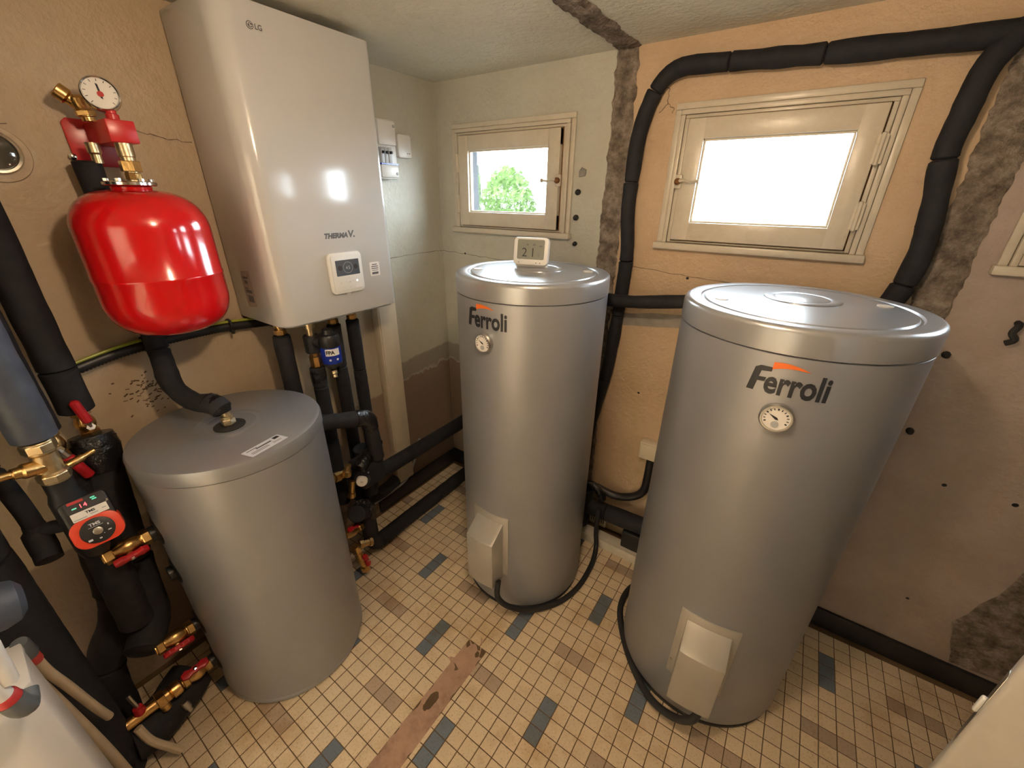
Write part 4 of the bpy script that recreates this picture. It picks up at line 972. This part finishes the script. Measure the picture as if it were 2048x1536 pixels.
MB().tube([(0.262, -0.875, 0.345), (0.235, -0.845, 0.31), (0.228, -0.835, 0.25)], [0.041, 0.045, 0.041], 12).build('tape_wrap', 'tape', t)
t = thing('insulated_pipe', 'sagging black pipe stub behind the mixing valve near the skirting', 'pipe', (0.08, -0.7, 0.2), 'black foam pipes along the left wall')
sleeves(t, spline([(0.16, -0.86, 0.45), (0.12, -0.78, 0.28), (0.09, -0.68, 0.20), (0.06, -0.53, 0.19)], 6), 0.032, (0.5,), lump=0.08)
ball_valve('small brass valve with red handle at the right foot of the low tank', (0.300, -1.022, 0.300), (0.268, -0.895, 0.262), 0.0165, 'butterfly', (0.3, -0.2, 1), group='brass valves right of the low tank')
ball_valve('upright brass drain valve with red wing touching the tiles', (0.285, -0.955, 0.195), (0.300, -0.930, 0.040), 0.018, 'butterfly', (0.8, 0.35, -0.45), group='brass valves right of the low tank')
tag(MB().lathe([(0.014, 0), (0.020, 0.004), (0.020, 0.022), (0.015, 0.026), (0.015, 0.05), (0.020, 0.052), (0.020, 0.066)], (0.268, -0.93, 0.175), (0.2, 1, -0.35), sides=8).build('brass_tee', 'brass'), 'brass tee between the drain valve and the floor pipe', 'fitting')
tag(MB().tube(spline([(0.05, -0.33, 0.345), (0.035, -0.34, 0.30), (0.03, -0.37, 0.20), (0.03, -0.43, 0.125), (0.04, -0.53, 0.115), (0.06, -0.70, 0.13), (0.09, -0.80, 0.14)], 8), 0.0065, 8).build('thin_cable', 'grey_plastic'), 'thin grey cable drooping behind the long pipe to the skirting', 'cable')

# ------------------------------------------------------------------ insulated pipes round the second window
t = thing('insulated_pipe', 'black foam pipe framing the bright second window on two sides', 'pipe', (1.0, -0.03, 0.4), 'black foam pipes on the window wall')
path = fillet([(0.930, -0.034, 0.26), (0.945, -0.034, 0.62), (1.000, -0.033, 0.92), (1.018, -0.032, 1.27), (1.022, -0.033, 1.42), (1.000, -0.033, 1.56), (1.008, -0.034, 1.84), (1.075, -0.036, 1.995), (1.27, -0.036, 1.985), (1.50, -0.036, 1.972), (1.90, -0.036, 1.960), (2.35, -0.036, 1.945)], 0.09)
sleeves(t, path, 0.0265, (0.12, (0.98, -0.033, 0.85), (1.015, -0.032, 1.15), (1.020, -0.033, 1.382), (1.003, -0.033, 1.664), (1.030, -0.035, 1.945), (1.27, -0.036, 1.985), (1.511, -0.036, 1.972), (1.90, -0.036, 1.96)), lump=0.10)
t = thing('insulated_pipe', 'sagging black foam pipe right of the bright second window', 'pipe', (1.85, -0.03, 1.2), 'black foam pipes on the window wall')
sleeves(t, spline([(1.890, -0.040, 1.975), (1.845, -0.044, 1.905), (1.835, -0.040, 1.80), (1.832, -0.036, 1.72), (1.850, -0.036, 1.60), (1.862, -0.036, 1.47), (1.846, -0.038, 1.35), (1.80, -0.055, 1.26), (1.74, -0.08, 1.18)], 7), 0.029, (0.33, 0.72), lump=0.10)
t = thing('insulated_pipe', 'short horizontal black pipe linking the two tall water heaters', 'pipe', (1.15, -0.09, 1.25), 'black foam pipes on the window wall')
sleeves(t, spline([(0.97, -0.10, 1.232), (1.10, -0.10, 1.240), (1.25, -0.10, 1.262), (1.42, -0.12, 1.29)], 6), 0.0255, (), lump=0.08)

# ------------------------------------------------------------------ clutter behind the tall heaters
t = thing('insulated_pipe', 'thick black pipe running low between the two tall water heaters', 'pipe', (1.15, -0.1, 0.2), 'black foam pipes on the window wall')
sleeves(t, [(0.90, -0.10, 0.185), (1.10, -0.10, 0.190), (1.30, -0.10, 0.200), (1.55, -0.08, 0.205)], 0.042, (0.3,), lump=0.05)
t = thing('insulated_pipe', 'upright black pipe stub beside the middle heater near the floor', 'pipe', (1.0, -0.09, 0.15), 'black foam pipes on the window wall')
sleeves(t, [(0.965, -0.10, 0.06), (0.98, -0.105, 0.30)], 0.048, (), lump=0.06)
MB().tube(spline([(0.985, -0.12, 0.31), (1.02, -0.12, 0.335), (1.065, -0.12, 0.31), (1.075, -0.11, 0.27)], 5), 0.020, 12).build('plastic_trap', 'tape', t)
jb = thing('junction_box', 'cream junction box on the peach wall left of the right heater', 'junction box', (1.235, -0.02, 0.53))
MB().box((1.195, -0.045, 0.525), (1.285, 0.0, 0.610)).build('housing', 'pvc_cream', jb, bevel=0.004)
MB().box((1.200, -0.052, 0.530), (1.280, -0.045, 0.605)).build('cover', 'pvc_cream', jb, bevel=0.003)
tag(MB().tube(spline([(1.25, -0.03, 0.524), (1.250, -0.032, 0.42), (1.243, -0.035, 0.345), (1.20, -0.04, 0.295), (1.12, -0.05, 0.268), (1.02, -0.06, 0.285)], 8), 0.019, 12).build('black_conduit', 'black_plastic'), 'black conduit bending down from the cream junction box', 'conduit')
vg = thing('vent_grille', 'small cream slotted grille low on the wall between the heaters', 'vent', (1.06, -0.03, 0.06))
MB().box((1.0, -0.045, 0.035), (1.09, -0.02, 0.14)).build('plate', 'pvc_cream', vg, bevel=0.003)
for k in range(7):
    MB().box((1.010+k*0.011, -0.047, 0.060), (1.014+k*0.011, -0.0445, 0.118)).build('slot', 'ink', vg)
wt = thing('duct_cover', 'cream plastic skirting duct on the tiles between the heaters', 'duct', (1.12, -0.12, 0))
MB().box((0.93, -0.150, 0.0), (1.33, -0.140, 0.050)).build('face_board', 'board_white', wt, bevel=0.002)
MB().box((0.93, -0.140, 0.044), (1.33, -0.085, 0.050)).build('top_board', 'board_white', wt, bevel=0.002)
bkb = tag(MB().box((1.20, -0.13, 0.0505), (1.33, -0.03, 0.15)).build('black_pipe_box', 'black_plastic', bevel=0.008), 'black plastic box under the low pipe beside the right heater', 'box')

# ------------------------------------------------------------------ pump line at the left
PXL, PYL = 0.30, -1.632
t = thing('insulated_pipe', 'thick blue grey insulated pipe above the brass strainer', 'pipe', (PXL, PYL, 1.09))
sleeves(t, [(PXL, PYL+0.002, 1.107), (PXL, PYL+0.002, 1.5), (PXL, PYL, H)], 0.038, (0.55,), m='foam_blue', lump=0.05, seg=24)
ys = thing('strainer', 'pale brass strainer valve with side branch above the pump', 'valve', (PXL, PYL, 1.03))
MB().lathe([(0.025, 1.003), (0.0265, 1.005), (0.0265, 1.026), (0.022, 1.030), (0.023, 1.050), (0.022, 1.075), (0.025, 1.079), (0.0265, 1.081), (0.0265, 1.105), (0.025, 1.107)], (PXL+0.01, PYL, 0), seg=28).build('body', 'brass_pale', ys)
MB().lathe([(0.028, 1.007), (0.029, 1.009), (0.029, 1.023), (0.028, 1.025)], (PXL+0.01, PYL, 0), sides=8).build('hex_collar', 'brass_pale', ys, smooth=False)
MB().lathe([(0.028, 1.083), (0.029, 1.085), (0.029, 1.101), (0.028, 1.103)], (PXL+0.01, PYL, 0), sides=8).build('hex_collar', 'brass_pale', ys, smooth=False)
MB().lathe([(0.017, 0.0), (0.017, 0.036), (0.013, 0.040), (0.012, 0.052), (0.009, 0.054), (0.009, 0.072)], (PXL+0.015, PYL-0.005, 1.046), (0.25, -1, 0.22), 20).build('branch', 'brass', ys)
MB().lathe([(0.009, 0.0), (0.009, 0.035), (0.006, 0.04), (0.006, 0.06)], (PXL, PYL+0.02, 1.020), (-0.2, 1, 0.2), 12).build('bleed_nipple', 'brass', ys)
# circulation pump
pu = thing('circulation_pump', 'black circulation pump with red ring face and red digits', 'pump', (PXL, PYL, 0.86))
pn_ = Vector((0.90, -0.10, 0.42)).normalized()           # pump axis towards the room
fx = Vector((0, 1, 0)); fx = (fx-pn_*fx.dot(pn_)).normalized(); fy = pn_.cross(fx)
pc_ = Vector((0.345, -1.612, 0.874))
PS = 0.76; pf = lambda u, v, w=0.0: pc_+fx*(u*PS)+fy*(v*PS)+pn_*(w*PS)
MB().lathe([(0.026, 0.775), (0.028, 0.78), (0.032, 0.80), (0.032, 0.945), (0.026, 0.965), (0.026, 1.003)], (PXL, PYL, 0), seg=24).build('volute', 'black_plastic', pu)
MB().prism(rrect(0.110, 0.150, 0.014), -0.02, 0.052, lambda u, v, w: pf(u, v+0.022, w)).build('motor_housing', 'black_plastic', pu, bevel=0.006)
rd = MB().prism(rrect(0.118, 0.092, 0.034, 8), -0.03, 0.058, lambda u, v, w: pf(u, v-0.014, w)).build('red_shroud', 'pump_red', pu, bevel=0.003)
fc = MB().prism(circ(0.0395, 40), 0.056, 0.0632, lambda u, v, w: pf(u, v-0.014, w)).build('face_plate', 'black_plastic', rd, bevel=0.001)
MB().prism(circ(0.0115, 28), 0.063, 0.0678, lambda u, v, w: pf(u, v-0.016, w)).build('centre_screw', 'steel', rd, bevel=0.0008)
text_on('lettering', 'TMS', 'label_silver', fc, lambda x, y: pf(x, y+0.004, 0.0645), 0.012, bold=0.0004, width=0.026)
for u, v, w, hh in ((0, 0.000, 0.034, 0.001), (-0.024, -0.036, 0.010, 0.006), (0.024, -0.026, 0.008, 0.003), (0.026, -0.008, 0.003, 0.005), (-0.002, -0.040, 0.006, 0.004), (0.010, -0.030, 0.002, 0.002)):
    MB().prism(rrect(w, hh, 0.0004, 1), 0.0632, 0.0638, lambda a, b_, c_: pf(a+u, b_+v, c_)).build('face_print', 'label_silver', fc)
lbl = MB().prism(rrect(0.082, 0.026, 0.001, 1), 0.052, 0.0585, lambda u, v, w: pf(u+0.004, v+0.045, w)).build('name_label', 'label_white', pu)
text_on('lettering', 'TMS', 'ink', lbl, lambda x, y: pf(x+0.006, y+0.046, 0.0592), 0.010, bold=0.0004, width=0.022)
for u, v, w in ((-0.020, 0.037, 0.03), (0.012, 0.040, 0.018), (0.036, 0.044, 0.010)):
    MB().prism(rrect(w, 0.003, 0.0004, 1), 0.0585, 0.0590, lambda a, b_, c_: pf(a+u, b_+v, c_)).build('label_print', 'grey_plastic', lbl)
dsp = MB().prism(rrect(0.088, 0.036, 0.003, 2), 0.052, 0.0545, lambda u, v, w: pf(u+0.004, v+0.078, w)).build('display', 'lcd_ring', pu)
for dx, ch in ((-0.007, '1'), (0.003, '4')): text_on('digit', ch, 'led_red', dsp, lambda x, y: pf(x+dx, y+0.068, 0.0560), 0.017)
MB().prism(rrect(0.036, 0.008, 0.001, 1), 0.0545, 0.0552, lambda a, b_, c_: pf(a-0.014, b_+0.090, c_)).build('red_button', 'red_clip', dsp)
for u, v in ((0.024, 0.086), (0.026, 0.080), (-0.022, 0.072)):
    MB().prism(rrect(0.011, 0.004, 0.0008, 1), 0.0545, 0.0554, lambda a, b_, c_: pf(a+u, b_+v, c_)).build('green_light', 'led_green', dsp)
MB().prism(circ(0.004, 14), 0.052, 0.054, lambda a, b_, c_: pf(a+0.048, b_+0.062, c_)).build('case_screw', 'steel', pu)

ball_valve('brass ball valve joining the pump to the low tank', (0.287, -1.528, 0.737), (0.290, -1.632, 0.737), 0.0195, 'butterfly', (0.9, 0.1, -0.55), group='brass valves left of the low tank')
ball_valve('brass ball valve with red wing halfway up the low tank', (0.287, -1.528, 0.354), (0.290, -1.628, 0.362), 0.0205, 'butterfly', (0.9, 0.1, -0.65), group='brass valves left of the low tank')
ball_valve('lowest brass valve with red wing screwed into the low tank', (0.287, -1.528, 0.168), (0.290, -1.612, 0.170), 0.0195, 'butterfly', (0.35, -0.1, 1), group='brass valves left of the low tank')
t = thing('brass_pipework', 'long brass union and tee line beyond the lowest tank valve', 'fitting', (0.29, -1.68, 0.17))
MB().lathe([(0.016, 0), (0.022, 0.004), (0.024, 0.012), (0.024, 0.026), (0.018, 0.030), (0.021, 0.034), (0.021, 0.058), (0.017, 0.060), (0.017, 0.140), (0.010, 0.150), (0.004, 0.155)], (0.290, -1.612, 0.170), (0.0, -1, 0.0), 22).build('union', 'brass', t)
MB().lathe([(0.027, 0.008), (0.028, 0.010), (0.028, 0.028), (0.027, 0.030)], (0.290, -1.648, 0.170), (0, -1, 0), sides=6).build('hex_nut', 'brass', t, smooth=False)
MB().lathe([(0.013, 0), (0.013, 0.035)], (0.295, -1.665, 0.17), (0.2, 0, -1), 14).build('branch', 'brass', t)
hb = MB().tube([(0.29, -1.715, 0.186), (0.285, -1.715, 0.205), (0.27, -1.72, 0.25)], 0.006, 8).build('stem', 'steel', t)
MB().lathe([(0.014, -0.006), (0.016, 0), (0.012, 0.02)], (0.29, -1.715, 0.186), (0, 0, 1), 12).build('red_collar', 'handle_red', t)
tag(MB().tube(spline([(0.31, -1.735, 0.155), (0.335, -1.725, 0.10), (0.36, -1.70, 0.05), (0.375, -1.685, 0.02)], 5), 0.011, 10).build('drain_hose', 'beige_pipe'), 'short cream drain hose hanging from the lowest brass line', 'hose')
tag(MB().lathe([(0.010, 0), (0.012, 0.01), (0.012, 0.03), (0.007, 0.034), (0.007, 0.05)], (0.305, -1.628, 0.115), (0.1, 0.1, -1), 12).build('tap_spout', 'steel'), 'small bright tap spout below the lowest brass valve', 'tap')

# tall black pipes on the left wall with their lever valves
def riser(label, x, y, z0, z1, rr, joints=(0.5,)):
    t = thing('insulated_pipe', label, 'pipe', (x, y, z0), 'tall black pipes on the left wall')
    sleeves(t, [(x, y, z0), (x, y, (z0+z1)/2), (x, y, z1)], rr, joints, lump=0.05, seg=20)
    return t
riser('tall black pipe on the left wall nearest the red vessel', 0.085, -1.532, 1.065, H, 0.037, (0.13, 0.6))
riser('second tall black pipe left of the first one on the wall', 0.115, -1.612, 1.045, H, 0.037, (0.5,))
ball_valve('brass valve with upright red lever beside the tan wall', (0.085, -1.530, 1.070), (0.085, -1.528, 0.985), 0.020, 'lever', (1, 0.1, 0), lever=(0.0, -0.012, 0.085), group='lever valves on the left wall')
ball_valve('dull brass valve with red lever pointing down behind the pump', (0.115, -1.605, 1.052), (0.115, -1.603, 0.960), 0.022, 'lever', (1, 0.1, 0), lever=(0.0, 0.028, -0.095), group='lever valves on the left wall')
t = thing('insulated_pipe', 'fat black wrapped pipe going down between pump and low tank', 'pipe', (0.15, -1.55, 0.6), 'black foam pipes behind the pump')
sleeves(t, fillet([(0.085, -1.528, 0.985), (0.10, -1.535, 0.95), (0.16, -1.570, 0.66), (0.20, -1.595, 0.40), (0.275, -1.650, 0.365)], 0.06), 0.048, (0.08, 0.55), lump=0.07, seg=20)
MB().tube([(0.090, -1.530, 0.992), (0.098, -1.533, 0.955), (0.115, -1.543, 0.89)], [0.046, 0.054, 0.050], 16).build('tape_wrap', 'tape', t)
t = thing('insulated_pipe', 'black pipe below the pump that jogs left and drops to the floor', 'pipe', (0.13, -1.63, 0.05), 'black foam pipes behind the pump')
sleeves(t, fillet([(0.115, -1.603, 0.958), (0.125, -1.615, 0.70), (0.13, -1.640, 0.43), (0.135, -1.735, 0.29), (0.16, -1.755, 0.0)], 0.08), 0.046, (0.45, 0.72), lump=0.07, seg=20)
t = thing('insulated_pipe', 'black pipe dropping from the pump outlet beside the brass valve', 'pipe', (0.27, -1.65, 0.4), 'black foam pipes behind the pump')
sleeves(t, [(0.245, -1.615, 0.775), (0.235, -1.622, 0.62), (0.225, -1.628, 0.44)], 0.040, (), lump=0.06)
t = thing('insulated_pipe', 'fat black foam bundle on the tiles under the lowest brass line', 'pipe', (0.27, -1.7, 0.05), 'black foam pipes behind the pump')
sleeves(t, spline([(0.21, -1.57, 0.10), (0.24, -1.63, 0.085), (0.265, -1.70, 0.075), (0.27, -1.80, 0.085), (0.24, -1.95, 0.10)], 6), 0.066, (0.55,), lump=0.08, seg=20)
t = thing('insulated_pipe', 'black elbow pipe curling out left of the pump', 'pipe', (0.25, -1.7, 0.85), 'black foam pipes behind the pump')
sleeves(t, spline([(0.24, -1.76, 1.30), (0.245, -1.73, 1.14), (0.25, -1.708, 1.03), (0.25, -1.700, 0.93), (0.252, -1.699, 0.865)], 6), 0.0185, (0.6,), lump=0.05)
MB().tube(spline([(0.252, -1.699, 0.885), (0.255, -1.702, 0.855), (0.265, -1.703, 0.82), (0.285, -1.705, 0.80)], 4), [0.020]*3+[0.026]*6+[0.025]*4, 14).build('elbow_sleeve', 'foam', t)
MB().tube([(0.255, -1.702, 0.865), (0.27, -1.675, 0.87), (0.30, -1.645, 0.875)], 0.016, 12).build('branch', 'foam', t)
t = thing('insulated_pipe', 'very fat black pipe nearest the viewer at the left edge', 'pipe', (0.275, -1.82, 0.0), 'black foam pipes at the left edge')
sleeves(t, [(0.275, -1.822, 0.0), (0.275, -1.818, 0.5), (0.275, -1.815, H)], 0.075, (0.42,), lump=0.02, seg=28)
t = thing('insulated_pipe', 'rounded blue grey pipe end at the left edge', 'pipe', (0.5, -1.80, 0.88), 'black foam pipes at the left edge')
MB().lathe([(0.0001, -0.002), (0.026, 0.0), (0.040, 0.010), (0.046, 0.03), (0.046, 0.93)], (0.5, -1.752, 0.880), (0.06, -1, 0.22), 28).build('end_cap', 'foam_blue', t)
# cream and white plastic pipes with red clips
def poly_pipe(name, label, pts, r, m_, clip=None, group='plastic pipes at the lower left'):
    t = thing(name, label, 'pipe', pts[0], group)
    MB().tube(spline(pts, 6), r, 16).build('tube', m_, t)
    if clip:
        A, d = Vector(clip[0]), Vector(clip[1]).normalized()
        MB().lathe([(r*1.15, 0), (r*1.3, 0.004), (r*1.3, 0.022), (r*1.15, 0.026)], A, d, 20).build('red_clip', 'red_clip', t)
        MB().lathe([(r*1.35, -0.055), (r*1.5, -0.05), (r*1.5, -0.008), (r*1.3, -0.001)], A, d, 20).build('connector', 'conn_grey', t)
    return t
poly_pipe('cream_pipe', 'upper cream plastic pipe leaving a grey connector with red clip', [(0.46, -1.790, 0.705), (0.44, -1.788, 0.63), (0.42, -1.780, 0.545), (0.40, -1.768, 0.42), (0.38, -1.76, 0.34)], 0.0095, 'beige_pipe', ((0.462, -1.791, 0.715), (-0.25, 0.03, -1)))
poly_pipe('cream_pipe', 'lower cream plastic pipe slanting down beside the white casing', [(0.46, -1.812, 0.70), (0.43, -1.808, 0.58), (0.41, -1.803, 0.46), (0.39, -1.797, 0.31), (0.375, -1.793, 0.17), (0.37, -1.79, 0.0)], 0.0125, 'beige_pipe')
poly_pipe('white_pipe', 'upper white plastic pipe poking in at the bottom left edge', [(0.70, -2.74, 1.24), (0.70, -2.0, 1.23), (0.70, -1.83, 1.16), (0.70, -1.793, 1.0), (0.70, -1.793, 0.93), (0.70, -1.797, 0.878)], 0.0115, 'white_pipe', None)
t = poly_pipe('white_pipe', 'nearest white plastic pipe with a red ring and dark grey elbow', [(0.715, -2.74, 1.14), (0.715, -2.05, 1.13), (0.715, -1.865, 1.08), (0.71, -1.832, 0.96), (0.705, -1.818, 0.895), (0.70, -1.809, 0.852)], 0.0125, 'white_pipe', None)
MB().lathe([(0.0135, 0), (0.0155, 0.003), (0.0155, 0.016), (0.0135, 0.018)], (0.701, -1.8105, 0.858), (-0.1, 0.16, -1), 20).build('red_clip', 'red_clip', t)
MB().tube(spline([(0.700, -1.808, 0.842), (0.699, -1.804, 0.818), (0.690, -1.799, 0.806), (0.670, -1.795, 0.815)], 5), [0.0165]*10+[0.015]*6, 16).build('elbow', 'conn_grey', t)
# white appliance casing in the bottom left corner
ca = thing('appliance_casing', 'bright white appliance casing in the bottom left corner', 'appliance', (0.55, -2.0, 0))
MB().prism([(0.47, -2.30), (0.622, -2.30), (0.622, -1.842), (0.617, -1.828), (0.605, -1.812), (0.596, -1.798), (0.585, -1.794), (0.48, -1.792), (0.47, -1.80)], 0.0, 0.755).build('panel', 'casing_white', ca, bevel=0.003)
MB().prism([(0.467, -2.30), (0.625, -2.30), (0.625, -1.840), (0.606, -1.808), (0.596, -1.793), (0.467, -1.789)], 0.755, 0.768).build('top', 'casing_white', ca, bevel=0.003)

# ------------------------------------------------------------------ open door leaf at the lower right
dr = thing('door_1', '', 'door', (1.95, -1.03, 0)); del dr['category']; dr['kind'] = 'structure'; dr['label'] = 'pale door leaf edge close to the viewer at the lower right'
E0 = Vector((1.955, -1.022, 0)); dv = Vector((0.93, -0.37, 0)).normalized(); nv = Vector((-dv.y, dv.x, 0))
pf = lambda u, v, w: E0+dv*u+nv*v+Vector((0, 0, w))
MB().prism([(0.0, 0.0), (0.72, 0.0), (0.72, 0.036), (0.0, 0.036)], 0.008, 2.0, pf).build('leaf', 'door_paint', dr, bevel=0.008, seg=3)
MB().prism(rrect(0.020, 0.16, 0.004, 2), 0, 0.0005, lambda u, v, w: E0+nv*(0.018+u)+Vector((0, 0, 0.95+v))-dv*(w+0.0)).build('latch_plate', 'steel', dr)
MB().prism(rrect(0.010, 0.034, 0.004, 2), 0, 0.006, lambda u, v, w: E0+nv*(0.018+u)+Vector((0, 0, 0.955+v))-dv*(w+0.0)).build('latch_bolt', 'white_plastic', dr, bevel=0.003)
